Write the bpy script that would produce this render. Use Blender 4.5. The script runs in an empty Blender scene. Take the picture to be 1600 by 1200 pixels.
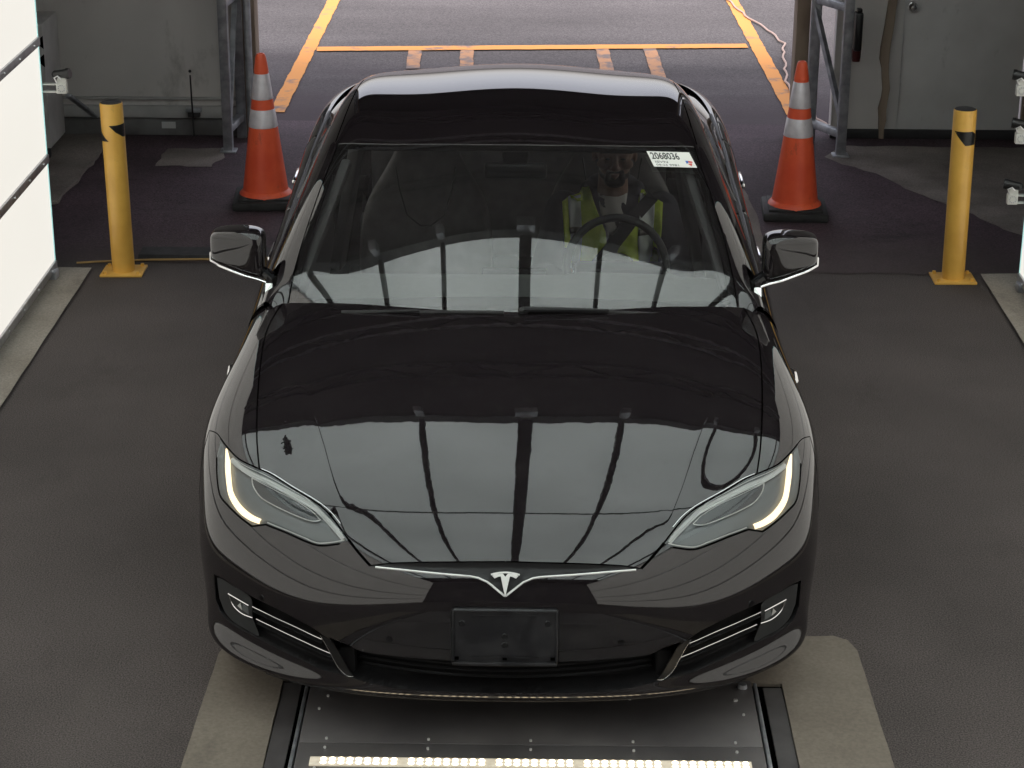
import bpy, bmesh, math, random, sys
import numpy as np
from mathutils import Vector, Matrix, geometry
# ---------------------------------------------------------------- camera, sky, sun, exposure
sc = bpy.context.scene
COL = sc.collection
R_ = math.radians
CAMP = dict(x=0.08149, y=-5.37499, z=3.30586, f=3240.57, pitch=0.36843, yaw=-0.01204, roll=0.00522)
cd = bpy.data.cameras.new('camera'); cam = bpy.data.objects.new('camera', cd); COL.objects.link(cam)
cd.sensor_width = 36.0; cd.lens = 36.0 * CAMP['f'] / 1600.0; cd.clip_start = 0.05; cd.clip_end = 3000
def _cam():
    p = CAMP; cp, sp, cy, sy = math.cos(p['pitch']), math.sin(p['pitch']), math.cos(p['yaw']), math.sin(p['yaw'])
    fw = Vector((sy*cp, cy*cp, -sp)); r = Vector((cy, -sy, 0)); u = r.cross(fw)
    r2 = r*math.cos(p['roll']) + u*math.sin(p['roll']); u2 = -r*math.sin(p['roll']) + u*math.cos(p['roll'])
    m = Matrix((r2, u2, -fw)).transposed().to_4x4(); m.translation = Vector((p['x'], p['y'], p['z'])); return m
cam.matrix_world = _cam()
sc.camera = cam
world = bpy.data.worlds.new('World'); sc.world = world; world.use_nodes = True
wn = world.node_tree.nodes; wl = world.node_tree.links
bg = wn.get('Background') or wn.new('ShaderNodeBackground')
sky = wn.new('ShaderNodeTexSky'); sky.sky_type = 'NISHITA'; sky.sun_disc = False
SUN_EL, SUN_ROT = R_(58), R_(176)
sky.sun_elevation = SUN_EL; sky.sun_rotation = SUN_ROT; sky.air_density = 1.6; sky.dust_density = 4.0; sky.ozone_density = 1.5
hs = wn.new('ShaderNodeHueSaturation'); hs.inputs['Saturation'].default_value = .28; wl.new(sky.outputs[0], hs.inputs['Color'])
hm = wn.new('ShaderNodeVectorMath'); hm.operation = 'MULTIPLY'; hm.inputs[1].default_value = (1.03,.985,1.04); wl.new(hs.outputs[0], hm.inputs[0]); wl.new(hm.outputs[0], bg.inputs[0]); bg.inputs[1].default_value = 0.137
sun = bpy.data.lights.new('sun', 'SUN'); sun.energy = 1.5; sun.angle = R_(18); sun.color = (1, .965, .92)
so = bpy.data.objects.new('sun', sun); COL.objects.link(so)
_d = Vector((math.sin(SUN_ROT)*math.cos(SUN_EL), math.cos(SUN_ROT)*math.cos(SUN_EL), math.sin(SUN_EL)))
so.rotation_euler = (-_d).to_track_quat('-Z', 'Y').to_euler()
so.location = _d*30
sc.view_settings.view_transform = 'Standard'; sc.view_settings.look = 'None'; sc.view_settings.gamma = 1
sc.view_settings.use_curve_mapping = False; sc.view_settings.exposure = 1.42
sc.render.engine = 'CYCLES'
sc.cycles.max_bounces = 10; sc.cycles.diffuse_bounces = 4; sc.cycles.glossy_bounces = 5
sc.cycles.transparent_max_bounces = 12; sc.cycles.transmission_bounces = 6
sc.cycles.caustics_reflective = False; sc.cycles.sample_clamp_indirect = 6
try: sc.cycles.use_denoising = True
except Exception: pass
PI = math.pi
# ---------------------------------------------------------------- materials
def mat(name, col=(.5,.5,.5), rough=.6, metal=0, coat=0, spec=None, emit=None, es=0, alpha=None, coat_ior=1.5, ior=None):
    m = bpy.data.materials.new(name); m.use_nodes = True; b = m.node_tree.nodes['Principled BSDF']
    b.inputs['Base Color'].default_value = (*col, 1); b.inputs['Roughness'].default_value = rough
    b.inputs['Metallic'].default_value = metal; b.inputs['Coat Weight'].default_value = coat
    b.inputs['Coat Roughness'].default_value = .0; b.inputs['Coat IOR'].default_value = coat_ior
    if spec is not None: b.inputs['Specular IOR Level'].default_value = spec
    if ior: b.inputs['IOR'].default_value = ior
    if emit: b.inputs['Emission Color'].default_value = (*emit, 1); b.inputs['Emission Strength'].default_value = es
    return m
def nodes(m): return m.node_tree.nodes, m.node_tree.links, m.node_tree.nodes['Principled BSDF']
def noisy(m, c1, c2, scale=8, detail=6, rough=None, bump=0, bscale=None, stretch=None, lo=.35, hi=.65, fine=None, coords='Object', c3=None):
    N, L, B = nodes(m)
    tc = N.new('ShaderNodeTexCoord'); mp = N.new('ShaderNodeMapping'); L.new(tc.outputs[coords], mp.inputs[0])
    if stretch: mp.inputs['Scale'].default_value = stretch
    n = N.new('ShaderNodeTexNoise'); n.inputs['Scale'].default_value = scale; n.inputs['Detail'].default_value = detail; L.new(mp.outputs[0], n.inputs[0])
    r = N.new('ShaderNodeValToRGB'); r.color_ramp.elements[0].position = lo; r.color_ramp.elements[1].position = hi
    r.color_ramp.elements[0].color = (*c1, 1); r.color_ramp.elements[1].color = (*c2, 1); L.new(n.outputs[0], r.inputs[0])
    out = r.outputs[0]
    if fine:   # (scale, amount): grain
        n2 = N.new('ShaderNodeTexNoise'); n2.inputs['Scale'].default_value = fine[0]; n2.inputs['Detail'].default_value = 3; L.new(tc.outputs[coords], n2.inputs[0])
        mr = N.new('ShaderNodeMapRange'); mr.inputs[1].default_value = .3; mr.inputs[2].default_value = .7; mr.inputs[3].default_value = 1-fine[1]; mr.inputs[4].default_value = 1+fine[1]
        L.new(n2.outputs[0], mr.inputs[0])
        mx = N.new('ShaderNodeVectorMath'); mx.operation = 'SCALE'; L.new(out, mx.inputs[0]); L.new(mr.outputs[0], mx.inputs['Scale']); out = mx.outputs[0]
    L.new(out, B.inputs['Base Color'])
    if rough:
        mr = N.new('ShaderNodeMapRange'); mr.inputs[3].default_value = rough[0]; mr.inputs[4].default_value = rough[1]; L.new(n.outputs[0], mr.inputs[0]); L.new(mr.outputs[0], B.inputs['Roughness'])
    if bump:
        n3 = N.new('ShaderNodeTexNoise'); n3.inputs['Scale'].default_value = bscale or scale*4; n3.inputs['Detail'].default_value = 4; L.new(tc.outputs[coords], n3.inputs[0])
        bp = N.new('ShaderNodeBump'); bp.inputs['Strength'].default_value = 1; bp.inputs['Distance'].default_value = bump
        L.new(n3.outputs[0], bp.inputs['Height']); L.new(bp.outputs[0], B.inputs['Normal'])
    return m
def scuffs(m, dark, sc_=9, th=.62, amt=.6, stretch=(1,1,.35)):   # worn-in dirt with shapes of its own
    N, L, B = nodes(m); src = B.inputs['Base Color'].links[0].from_socket
    tc = N.new('ShaderNodeTexCoord'); mp = N.new('ShaderNodeMapping'); mp.inputs['Scale'].default_value = stretch; L.new(tc.outputs['Object'], mp.inputs[0])
    n = N.new('ShaderNodeTexNoise'); n.inputs['Scale'].default_value = sc_; n.inputs['Detail'].default_value = 9; n.inputs['Roughness'].default_value = .7; L.new(mp.outputs[0], n.inputs[0])
    mr = N.new('ShaderNodeMapRange'); mr.inputs[1].default_value = th; mr.inputs[2].default_value = th+.10; mr.inputs[4].default_value = amt; L.new(n.outputs[0], mr.inputs[0])
    mx = N.new('ShaderNodeMixRGB'); mx.inputs[2].default_value = (*dark, 1); L.new(mr.outputs[0], mx.inputs[0]); L.new(src, mx.inputs[1]); L.new(mx.outputs[0], B.inputs['Base Color'])
M = {}
M['paint'] = mat('black_car_paint', (.0085,.0062,.0075), .5, coat=1, coat_ior=1.68, spec=0)
M['gloss_black'] = mat('gloss_black_trim', (.004,.004,.005), .3, coat=1, coat_ior=1.4, spec=0)
M['satin_black'] = mat('satin_black_plastic', (.012,.012,.013), .42, spec=.35)
M['matte_black'] = noisy(mat('matte_black_plastic', rough=.7, spec=.2), (.006,.006,.007), (.011,.0105,.011), 30)
M['bracket'] = noisy(mat('plate_bracket_plastic', rough=.35, spec=.5), (.010,.010,.012), (.035,.034,.036), 9, 5, lo=.45, hi=.75, rough=(.25,.5))
M['gap'] = mat('panel_gap', (.001,.001,.001), .9, spec=0)
M['chrome'] = mat('chrome', (.86,.86,.86), .10, metal=1)
M['bright_trim'] = mat('bright_trim_line', (.86,.86,.84), .35, metal=.25, spec=.8)
M['satin_chrome'] = mat('satin_chrome', (.75,.75,.76), .25, metal=1)
M['alu'] = noisy(mat('aluminium', rough=.38, metal=1), (.42,.43,.44), (.58,.58,.59), 20, stretch=(1,1,.1))
M['galv'] = noisy(mat('galvanised_steel', rough=.5, metal=.8), (.28,.29,.31), (.46,.47,.50), 16)
M['rubber'] = noisy(mat('black_rubber', rough=.75), (.013,.013,.014), (.028,.027,.028), 18)
M['tyre'] = mat('tyre_rubber', (.015,.015,.015), .7)
M['rim'] = mat('wheel_rim', (.35,.36,.37), .3, metal=1)
M['hl_house'] = mat('headlight_housing', (.19,.205,.21), .38, metal=.3)
M['hl_band'] = mat('headlight_reflector', (.72,.72,.70), .4, metal=.2)
M['drl'] = mat('running_light', (.9,.85,.75), .3, emit=(1,.76,.43), es=0.62)
M['fogglass'] = mat('fog_light_lens', (.035,.038,.04), .35, metal=.2, coat=.5)
M['asphalt'] = mat('asphalt', rough=.85, spec=.3)
noisy(M['asphalt'], (.052,.044,.0415), (.090,.076,.072), .9, 8, bump=.003, bscale=150, fine=(190,.65), lo=.3, hi=.7)
M['asphalt_rear'] = mat('dark_asphalt', rough=.8, spec=.3)
noisy(M['asphalt_rear'], (.047,.030,.037), (.084,.055,.067), 1.2, 8, bump=.003, bscale=120, fine=(110,.6), lo=.3, hi=.7)
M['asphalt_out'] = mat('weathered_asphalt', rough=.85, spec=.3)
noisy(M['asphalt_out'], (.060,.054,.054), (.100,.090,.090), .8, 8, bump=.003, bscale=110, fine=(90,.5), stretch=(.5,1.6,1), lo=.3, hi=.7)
M['concrete'] = noisy(mat('concrete', rough=.85, spec=.3), (.23,.205,.172), (.32,.29,.25), 2.6, 8, bump=.0015, bscale=60, fine=(120,.2), lo=.3, hi=.7)
M['pad'] = noisy(mat('stained_concrete', rough=.85, spec=.3), (.150,.128,.104), (.215,.188,.154), 2.2, 7, bump=.0008, bscale=50, fine=(90,.12), lo=.28, hi=.72)
M['concrete_dk'] = noisy(mat('dirty_concrete', rough=.9, spec=.2), (.13,.112,.10), (.25,.22,.20), 2.5, 8, bump=.002, bscale=60, fine=(120,.25), lo=.3, hi=.7)
def _blend_rear():      # lane asphalt colour fades gradually into the rear colour past the bollards
    N, L, B = nodes(M['asphalt_rear']); src = B.inputs['Base Color'].links[0].from_socket
    tc = N.new('ShaderNodeTexCoord'); sp = N.new('ShaderNodeSeparateXYZ'); L.new(tc.outputs['Object'], sp.inputs[0])
    n = N.new('ShaderNodeTexNoise'); n.inputs['Scale'].default_value = 2.2; n.inputs['Detail'].default_value = 7; L.new(tc.outputs['Object'], n.inputs[0])
    ma = N.new('ShaderNodeMath'); ma.operation = 'MULTIPLY_ADD'; L.new(n.outputs[0], ma.inputs[0]); ma.inputs[1].default_value = 1.2; L.new(sp.outputs['Y'], ma.inputs[2])
    mr = N.new('ShaderNodeMapRange'); mr.interpolation_type = 'SMOOTHSTEP'; mr.inputs[1].default_value = 5.1; mr.inputs[2].default_value = 6.3; L.new(ma.outputs[0], mr.inputs[0])
    mx = N.new('ShaderNodeMixRGB'); mx.inputs[1].default_value = (.070,.056,.052,1); L.new(mr.outputs[0], mx.inputs[0]); L.new(src, mx.inputs[2]); L.new(mx.outputs[0], B.inputs['Base Color'])
_blend_rear()
def _darken_exit():      # asphalt colour mixed darker near the door, fading out over the first metres with a broken edge
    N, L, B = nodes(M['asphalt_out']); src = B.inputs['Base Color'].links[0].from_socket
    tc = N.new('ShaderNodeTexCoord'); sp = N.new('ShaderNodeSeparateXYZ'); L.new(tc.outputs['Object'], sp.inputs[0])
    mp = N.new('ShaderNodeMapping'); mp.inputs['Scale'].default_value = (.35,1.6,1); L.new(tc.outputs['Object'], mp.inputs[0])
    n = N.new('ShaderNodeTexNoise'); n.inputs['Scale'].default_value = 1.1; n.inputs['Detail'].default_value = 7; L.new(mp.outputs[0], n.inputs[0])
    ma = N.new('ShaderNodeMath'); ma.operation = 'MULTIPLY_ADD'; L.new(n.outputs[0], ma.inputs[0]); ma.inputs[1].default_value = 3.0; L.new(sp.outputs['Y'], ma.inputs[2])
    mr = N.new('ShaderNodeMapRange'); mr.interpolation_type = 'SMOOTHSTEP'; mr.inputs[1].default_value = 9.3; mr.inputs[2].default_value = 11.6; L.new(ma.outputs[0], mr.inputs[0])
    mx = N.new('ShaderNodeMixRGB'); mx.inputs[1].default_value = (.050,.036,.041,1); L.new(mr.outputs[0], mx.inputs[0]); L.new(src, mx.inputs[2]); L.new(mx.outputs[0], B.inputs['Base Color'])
_darken_exit()
def worn_paint(name, c, wear, sc_=7, th=.52):
    m = mat(name, c, .75, spec=.3); N, L, B = nodes(m)
    tc = N.new('ShaderNodeTexCoord'); n = N.new('ShaderNodeTexNoise'); n.inputs['Scale'].default_value = sc_; n.inputs['Detail'].default_value = 9; n.inputs['Roughness'].default_value = .68
    L.new(tc.outputs['Object'], n.inputs[0])
    r = N.new('ShaderNodeValToRGB'); r.color_ramp.elements[0].position = th; r.color_ramp.elements[1].position = th+.13
    r.color_ramp.elements[0].color = (*c, 1); r.color_ramp.elements[1].color = (*wear, 1); L.new(n.outputs[0], r.inputs[0]); L.new(r.outputs[0], B.inputs['Base Color']); return m
M['yellow_line'] = worn_paint('worn_orange_line_paint', (.60,.26,.07), (.17,.14,.13), 5, .55)
M['faded_line'] = worn_paint('faded_orange_line_paint', (.40,.21,.11), (.16,.13,.12), 6, .46)
M['bollard'] = noisy(mat('yellow_bollard_paint', rough=.42, coat=.2), (.66,.36,.065), (.78,.45,.09), 6)
M['blackstick'] = mat('black_reflective_sticker', (.012,.012,.012), .35)
M['cone'] = noisy(mat('orange_cone_plastic', rough=.42, spec=.4), (.72,.085,.035), (.85,.13,.05), 5)
M['collar'] = noisy(mat('reflective_collar', rough=.35, metal=.15), (.50,.47,.50), (.66,.62,.66), 14)
M['wall'] = noisy(mat('grey_painted_wall', rough=.8, spec=.3), (.60,.57,.555), (.70,.665,.64), 1.5, 6, lo=.3, hi=.7)
M['walltrim'] = noisy(mat('grey_wall_trim', rough=.6), (.36,.35,.345), (.48,.47,.46), 5)
M['darkrail'] = mat('dark_steel_rail', (.025,.024,.026), .6)
M['white_label'] = mat('white_label', (.55,.55,.54), .5)
M['door'] = noisy(mat('grey_steel_door', rough=.55), (.58,.56,.55), (.66,.64,.63), 3)
M['brown'] = noisy(mat('brown_wood', rough=.85), (.17,.12,.09), (.32,.25,.19), 6, stretch=(1,1,.25))
M['lintel'] = mat('dark_lintel_cloth', (.03,.028,.03), .9)
M['tarp'] = noisy(mat('dark_tarp', rough=.9, spec=.1), (.075,.067,.073), (.115,.104,.110), 1.2, 6)
M['beam'] = mat('dark_beam', (.02,.019,.02), .7)
M['led'] = mat('led_dot', (1,.9,.75), .4, emit=(1,.80,.52), es=2.2)
M['ledtray'] = noisy(mat('led_tray_glass', rough=.15, emit=(1,.85,.6), es=.16), (.32,.32,.30), (.5,.48,.44), 30)
M['scanner'] = noisy(mat('scanner_steel', rough=.4, metal=.35), (.105,.098,.10), (.165,.155,.155), 3, 6, rough=(.35,.55))
M['railgrey'] = noisy(mat('grey_rail', rough=.6), (.10,.095,.095), (.17,.165,.165), 6)
M['pitgrey'] = noisy(mat('pit_ledge_grey', rough=.7), (.045,.04,.042), (.075,.07,.07), 6)
M['screw'] = mat('screw', (.85,.85,.85), .3, metal=.6)
M['white_plastic'] = mat('white_machined_plate', (.62,.62,.58), .45)
M['cam_black'] = mat('camera_black', (.015,.015,.016), .3)
M['glass_edge'] = mat('panel_glass_edge', (.45,.75,.75), .2, emit=(.45,.95,.95), es=.35*0.325)
M['diffuser'] = mat('light_panel', (.07,.07,.068), .5, emit=(1.0,.965,.885), es=0.325)
M['cable_y'] = mat('yellow_cable', (.35,.22,.08), .6)
M['cable_o'] = mat('pale_cable', (.42,.30,.25), .6)
M['ext_red'] = mat('extinguisher_red', (.06,.008,.008), .4)
M['seat'] = noisy(mat('black_seat_leather', rough=.55, spec=.35), (.095,.09,.09), (.13,.124,.125), 20)
M['dash'] = noisy(mat('dashboard_vinyl', rough=.75, spec=.25), (.085,.088,.085), (.10,.103,.10), 40)
M['liner'] = mat('dark_headliner', (.12,.115,.115), .9)
M['skin'] = noisy(mat('skin', rough=.6), (.17,.095,.07), (.24,.14,.10), 12)
M['beard'] = mat('beard_hair', (.012,.009,.008), .9)
M['capcloth'] = mat('dark_cap_cloth', (.01,.01,.012), .9)
M['hoodie'] = noisy(mat('dark_jacket', rough=.9), (.022,.021,.03), (.04,.038,.052), 14)
M['shirt'] = mat('white_shirt', (.55,.54,.52), .8)
M['vest'] = noisy(mat('hi_vis_vest', rough=.8), (.60,.80,.05), (.82,.97,.12), 14, bump=.01, bscale=18)
M['silver'] = mat('vest_silver_tape', (.80,.86,.86), .45)
M['orange'] = mat('vest_band', (.16,.16,.15), .7)
M['trouser'] = mat('dark_trousers', (.015,.016,.022), .9)
M['sticker'] = mat('white_sticker', (.80,.80,.76), .5, emit=None)
M['ink'] = mat('black_ink', (.01,.01,.01), .6); M['inkgrey'] = mat('grey_ink', (.22,.22,.22), .6)
M['inkblue'] = mat('blue_ink', (.03,.14,.5), .6); M['inkred'] = mat('red_ink', (.6,.04,.03), .6)
M['beltw'] = mat('seat_belt', (.015,.015,.02), .8)
scuffs(M['cone'], (.12,.035,.025), 14, .60, .55); scuffs(M['bollard'], (.20,.12,.05), 16, .62, .5); scuffs(M['collar'], (.2,.18,.18), 18, .60, .5)
scuffs(M['wall'], (.25,.235,.22), 2.6, .58, .5, (1,1,.5)); scuffs(M['door'], (.25,.24,.23), 3.5, .60, .45, (1,1,.5))
scuffs(M['asphalt'], (.030,.024,.022), 2.3, .57, .25, (1,.45,1)); scuffs(M['asphalt'], (.12,.105,.092), 40, .66, .5, (1,1,1)); scuffs(M['asphalt'], (.10,.088,.078), 1.1, .60, .35, (1.6,.35,1))
scuffs(M['pad'], (.065,.055,.047), 2.6, .57, .35, (1,.8,1)); scuffs(M['concrete'], (.10,.088,.075), 3.0, .58, .4, (1,.5,1))
scuffs(M['asphalt_rear'], (.10,.085,.085), 30, .66, .4, (1,1,1)); scuffs(M['asphalt_rear'], (.095,.075,.078), 1.3, .58, .5, (.5,1.6,1)); scuffs(M['asphalt_rear'], (.02,.015,.017), 2.0, .56, .5, (.6,1.3,1))
scuffs(M['scanner'], (.16,.145,.13), 5, .60, .4, (1,1,1))
def dusty(m):      # a car that has been driven: faint dust film and slight orange peel in the clear coat
    N, L, B = nodes(m); tc = N.new('ShaderNodeTexCoord')
    n = N.new('ShaderNodeTexNoise'); n.inputs['Scale'].default_value = 26; n.inputs['Detail'].default_value = 8; n.inputs['Roughness'].default_value = .75; L.new(tc.outputs['Object'], n.inputs[0])
    r = N.new('ShaderNodeValToRGB'); r.color_ramp.elements[0].position = .52; r.color_ramp.elements[1].position = .78
    r.color_ramp.elements[0].color = (.0105,.0085,.0098,1); r.color_ramp.elements[1].color = (.030,.027,.026,1); L.new(n.outputs[0], r.inputs[0]); L.new(r.outputs[0], B.inputs['Base Color'])
    mr = N.new('ShaderNodeMapRange'); mr.inputs[1].default_value = .45; mr.inputs[2].default_value = .8; mr.inputs[4].default_value = .05; L.new(n.outputs[0], mr.inputs[0]); L.new(mr.outputs[0], B.inputs['Coat Roughness'])
    n2 = N.new('ShaderNodeTexNoise'); n2.inputs['Scale'].default_value = 9; n2.inputs['Detail'].default_value = 3; L.new(tc.outputs['Object'], n2.inputs[0])
    bp = N.new('ShaderNodeBump'); bp.inputs['Strength'].default_value = 1; bp.inputs['Distance'].default_value = .00022; L.new(n2.outputs[0], bp.inputs['Height']); L.new(bp.outputs[0], B.inputs['Coat Normal'])
dusty(M['paint'])
def glassmat(name, tint, ior=1.45, rough=0.0, film=0):
    m = bpy.data.materials.new(name); m.use_nodes = True; N, L = m.node_tree.nodes, m.node_tree.links
    for n in list(N): N.remove(n)
    o = N.new('ShaderNodeOutputMaterial'); mx = N.new('ShaderNodeMixShader'); t = N.new('ShaderNodeBsdfTransparent'); g = N.new('ShaderNodeBsdfGlossy'); f = N.new('ShaderNodeFresnel')
    t.inputs[0].default_value = (*tint, 1); g.inputs['Roughness'].default_value = rough; g.inputs[0].default_value = (1,1,1,1); f.inputs[0].default_value = ior
    L.new(f.outputs[0], mx.inputs[0]); L.new(t.outputs[0], mx.inputs[1]); L.new(g.outputs[0], mx.inputs[2]); L.new(mx.outputs[0], o.inputs[0])
    if film:      # thin film of road dust on the outside of the glass
        d = N.new('ShaderNodeBsdfDiffuse'); d.inputs[0].default_value = (.62,.58,.60,1); m2 = N.new('ShaderNodeMixShader'); m2.inputs[0].default_value = film
        L.new(mx.outputs[0], m2.inputs[1]); L.new(d.outputs[0], m2.inputs[2]); L.new(m2.outputs[0], o.inputs[0])
    return m
M['windshield'] = glassmat('windshield_glass', (.93,.95,.94), 1.92, 0, .013)
M['lens'] = glassmat('clear_lens', (.93,.94,.94), 1.45)
M['darkglass'] = mat('black_roof_glass', (.009,.007,.008), .5, coat=1, coat_ior=1.55, spec=0)
M['sideglass'] = glassmat('side_glass', (.80,.82,.80), 1.4)
def canopy_mat():
    m = bpy.data.materials.new('translucent_canopy'); m.use_nodes = True; N, L = m.node_tree.nodes, m.node_tree.links
    for n in list(N): N.remove(n)
    o = N.new('ShaderNodeOutputMaterial'); a = N.new('ShaderNodeAddShader'); d = N.new('ShaderNodeBsdfDiffuse'); t = N.new('ShaderNodeBsdfTranslucent')
    tc = N.new('ShaderNodeTexCoord'); n = N.new('ShaderNodeTexNoise'); n.inputs['Scale'].default_value = .8; n.inputs['Detail'].default_value = 5; L.new(tc.outputs['Object'], n.inputs[0])
    r = N.new('ShaderNodeValToRGB'); r.color_ramp.elements[0].position = .3; r.color_ramp.elements[1].position = .7
    r.color_ramp.elements[0].color = (.56,.60,.58,1); r.color_ramp.elements[1].color = (.66,.70,.68,1); L.new(n.outputs[0], r.inputs[0]); L.new(r.outputs[0], t.inputs[0])
    d.inputs[0].default_value = (.30,.31,.30,1); L.new(d.outputs[0], a.inputs[0]); L.new(t.outputs[0], a.inputs[1]); L.new(a.outputs[0], o.inputs[0]); return m
M['canopy'] = canopy_mat()
# ---------------------------------------------------------------- mesh helpers
class MB:
    def __init__(s): s.bm = bmesh.new()
    def box(s, cx, cy, cz, sx, sy, sz, bev=0, rot=None, seg=2):
        m = Matrix.Translation((cx,cy,cz)) @ (rot.to_4x4() if rot else Matrix.Identity(4)) @ Matrix.Diagonal((sx,sy,sz,1))
        g = bmesh.ops.create_cube(s.bm, size=1, matrix=m)
        if bev:
            es = {e for v in g['verts'] for e in v.link_edges}
            bmesh.ops.bevel(s.bm, geom=list(es), offset=bev, segments=seg, profile=.5, affect='EDGES')
        return s
    def bar(s, a, b, w, h=None, bev=0):      # square bar between two points
        a, b = Vector(a), Vector(b); d = b-a; q = d.to_track_quat('Z', 'Y').to_matrix()
        return s.box(*((a+b)/2), w, h or w, d.length, bev, q)
    def cyl(s, a, b, r1, r2=None, n=20, cap=True):
        a, b = Vector(a), Vector(b); d = b-a; m = Matrix.Translation((a+b)/2) @ d.to_track_quat('Z', 'Y').to_matrix().to_4x4()
        bmesh.ops.create_cone(s.bm, cap_ends=cap, segments=n, radius1=r1, radius2=r1 if r2 is None else r2, depth=d.length, matrix=m); return s
    def ball(s, c, r, sx=1, sy=1, sz=1, n=16, rot=None):
        m = Matrix.Translation(c) @ (rot.to_4x4() if rot else Matrix.Identity(4)) @ Matrix.Diagonal((sx*r,sy*r,sz*r,1))
        bmesh.ops.create_uvsphere(s.bm, u_segments=n, v_segments=max(6,n*3//4), radius=1, matrix=m); return s
    def lathe(s, prof, c=(0,0,0), n=32, axis='Z'):
        rings = []
        for r, z in prof:
            ring = []
            for k in range(n):
                a = 2*PI*k/n; p = (r*math.cos(a), r*math.sin(a), z)
                if axis == 'X': p = (z, p[0], p[1])
                ring.append(s.bm.verts.new((p[0]+c[0], p[1]+c[1], p[2]+c[2])))
            rings.append(ring)
        for i in range(len(rings)-1):
            for k in range(n): s.bm.faces.new((rings[i][k], rings[i][(k+1)%n], rings[i+1][(k+1)%n], rings[i+1][k]))
        return s
    def tube(s, pts, r, n=8, closed=False, taper=None):
        P = [Vector(p) for p in pts]; rings = []; N = len(P)
        up = None
        for i, p in enumerate(P):
            t = (P[(i+1) % N]-P[i-1]) if closed else (P[min(i+1,N-1)]-P[max(i-1,0)])
            t.normalize()
            if up is None: up = t.orthogonal().normalized()
            up = (up - t*up.dot(t)).normalized(); sd = t.cross(up)
            rr = r*(taper(i/(N-1)) if taper else 1)
            rings.append([s.bm.verts.new(p + (up*math.cos(2*PI*k/n)+sd*math.sin(2*PI*k/n))*rr) for k in range(n)])
        for i in range(N if closed else N-1):
            A, B = rings[i], rings[(i+1) % N]
            for k in range(n): s.bm.faces.new((A[k], A[(k+1)%n], B[(k+1)%n], B[k]))
        if not closed: s.bm.faces.new(rings[0][::-1]); s.bm.faces.new(rings[-1])
        return s
    def prism(s, poly, a0, a1, axis='Z'):     # polygon in the other two axes, extruded
        def P(p, a): return {'Z': (p[0],p[1],a), 'Y': (p[0],a,p[1]), 'X': (a,p[0],p[1])}[axis]
        A = [s.bm.verts.new(P(p,a0)) for p in poly]; B = [s.bm.verts.new(P(p,a1)) for p in poly]; n = len(poly)
        s.bm.faces.new(A[::-1]); s.bm.faces.new(B)
        for k in range(n): s.bm.faces.new((A[k], A[(k+1)%n], B[(k+1)%n], B[k]))
        return s
    def raw(s, V, Fs):
        vs = [s.bm.verts.new(v) for v in V]
        for f in Fs: s.bm.faces.new([vs[i] for i in f])
        return s
def obj(name, mb, m, parent=None, smooth=35, fixn=True, loc=None):
    me = bpy.data.meshes.new(name)
    if fixn: bmesh.ops.recalc_face_normals(mb.bm, faces=mb.bm.faces)
    mb.bm.to_mesh(me); mb.bm.free()
    for mm in (m if isinstance(m, (list, tuple)) else [m]): me.materials.append(mm)
    o = bpy.data.objects.new(name, me); COL.objects.link(o)
    if smooth:
        me.polygons.foreach_set('use_smooth', [True]*len(me.polygons)); me.set_sharp_from_angle(angle=R_(smooth))
    if parent: o.parent = parent
    if loc: o.location = loc
    return o
def thing(name, label, cat, loc=(0,0,0), group=None):
    o = bpy.data.objects.new(name, None); COL.objects.link(o); o.location = loc; o.empty_display_size = .2
    o['label'] = label; o['category'] = cat
    if group: o['group'] = group
    return o
def tag(o, label, cat, group=None):
    o['label'] = label; o['category'] = cat
    if group: o['group'] = group
    return o
def struct(o): o['kind'] = 'structure'; return o
def sheet(name, poly, z, m, thick=0):
    mb = MB()
    if thick: mb.prism(poly, z-thick, z)
    else: mb.raw([(p[0],p[1],z) for p in poly], [tuple(range(len(poly)))])
    return obj(name, mb, m, smooth=0)
def rect(x0, x1, y0, y1): return [(x0,y0),(x1,y0),(x1,y1),(x0,y1)]
# ---------------------------------------------------------------- ground, roads, slabs
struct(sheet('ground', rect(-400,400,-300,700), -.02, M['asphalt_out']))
struct(sheet('lane_asphalt', rect(-3.4,3.4,-7,4.93), 0, M['asphalt']))

rng = random.Random(4)
def rough_edge(pts, amp, step=.05, seed=1):
    r = random.Random(seed); out = []; ph = [r.uniform(0,6.3) for _ in range(6)]
    def wob(p): return Vector((math.sin(p.x*9+p.y*13+ph[0])+.6*math.sin(p.y*31+ph[1])+.4*math.sin((p.x+p.y)*67+ph[2]), math.sin(p.y*8+p.x*15+ph[3])+.6*math.sin(p.x*29+ph[4])+.4*math.sin((p.x-p.y)*71+ph[5])))*amp*.7
    for i in range(len(pts)-1):
        a, b = Vector(pts[i]), Vector(pts[i+1]); n = max(1, int((b-a).length/step))
        for k in range(n): q_ = a.lerp(b, k/n); out.append(q_ + wob(q_) + Vector((r.uniform(-amp,amp), r.uniform(-amp,amp)))*.45)
    out.append(Vector(pts[-1])); return [tuple(p) for p in out]
struct(sheet('rear_lane_asphalt', rough_edge([(-3.4,4.86),(-2,4.90),(0,4.84),(2.3,4.80),(3.4,4.86)], .012, .06, 31)+[(3.4,7.95),(-3.4,7.95)], .0035, M['asphalt_rear']))
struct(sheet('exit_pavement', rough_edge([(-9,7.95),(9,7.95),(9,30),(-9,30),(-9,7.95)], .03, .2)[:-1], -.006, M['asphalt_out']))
struct(sheet('side_slab', rough_edge([(-3.4,-7),(-2.195,-7),(-2.205,4.76),(-2.45,4.77),(-3.4,4.8)], .0012, .08, 3), .012, M['concrete']))
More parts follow.
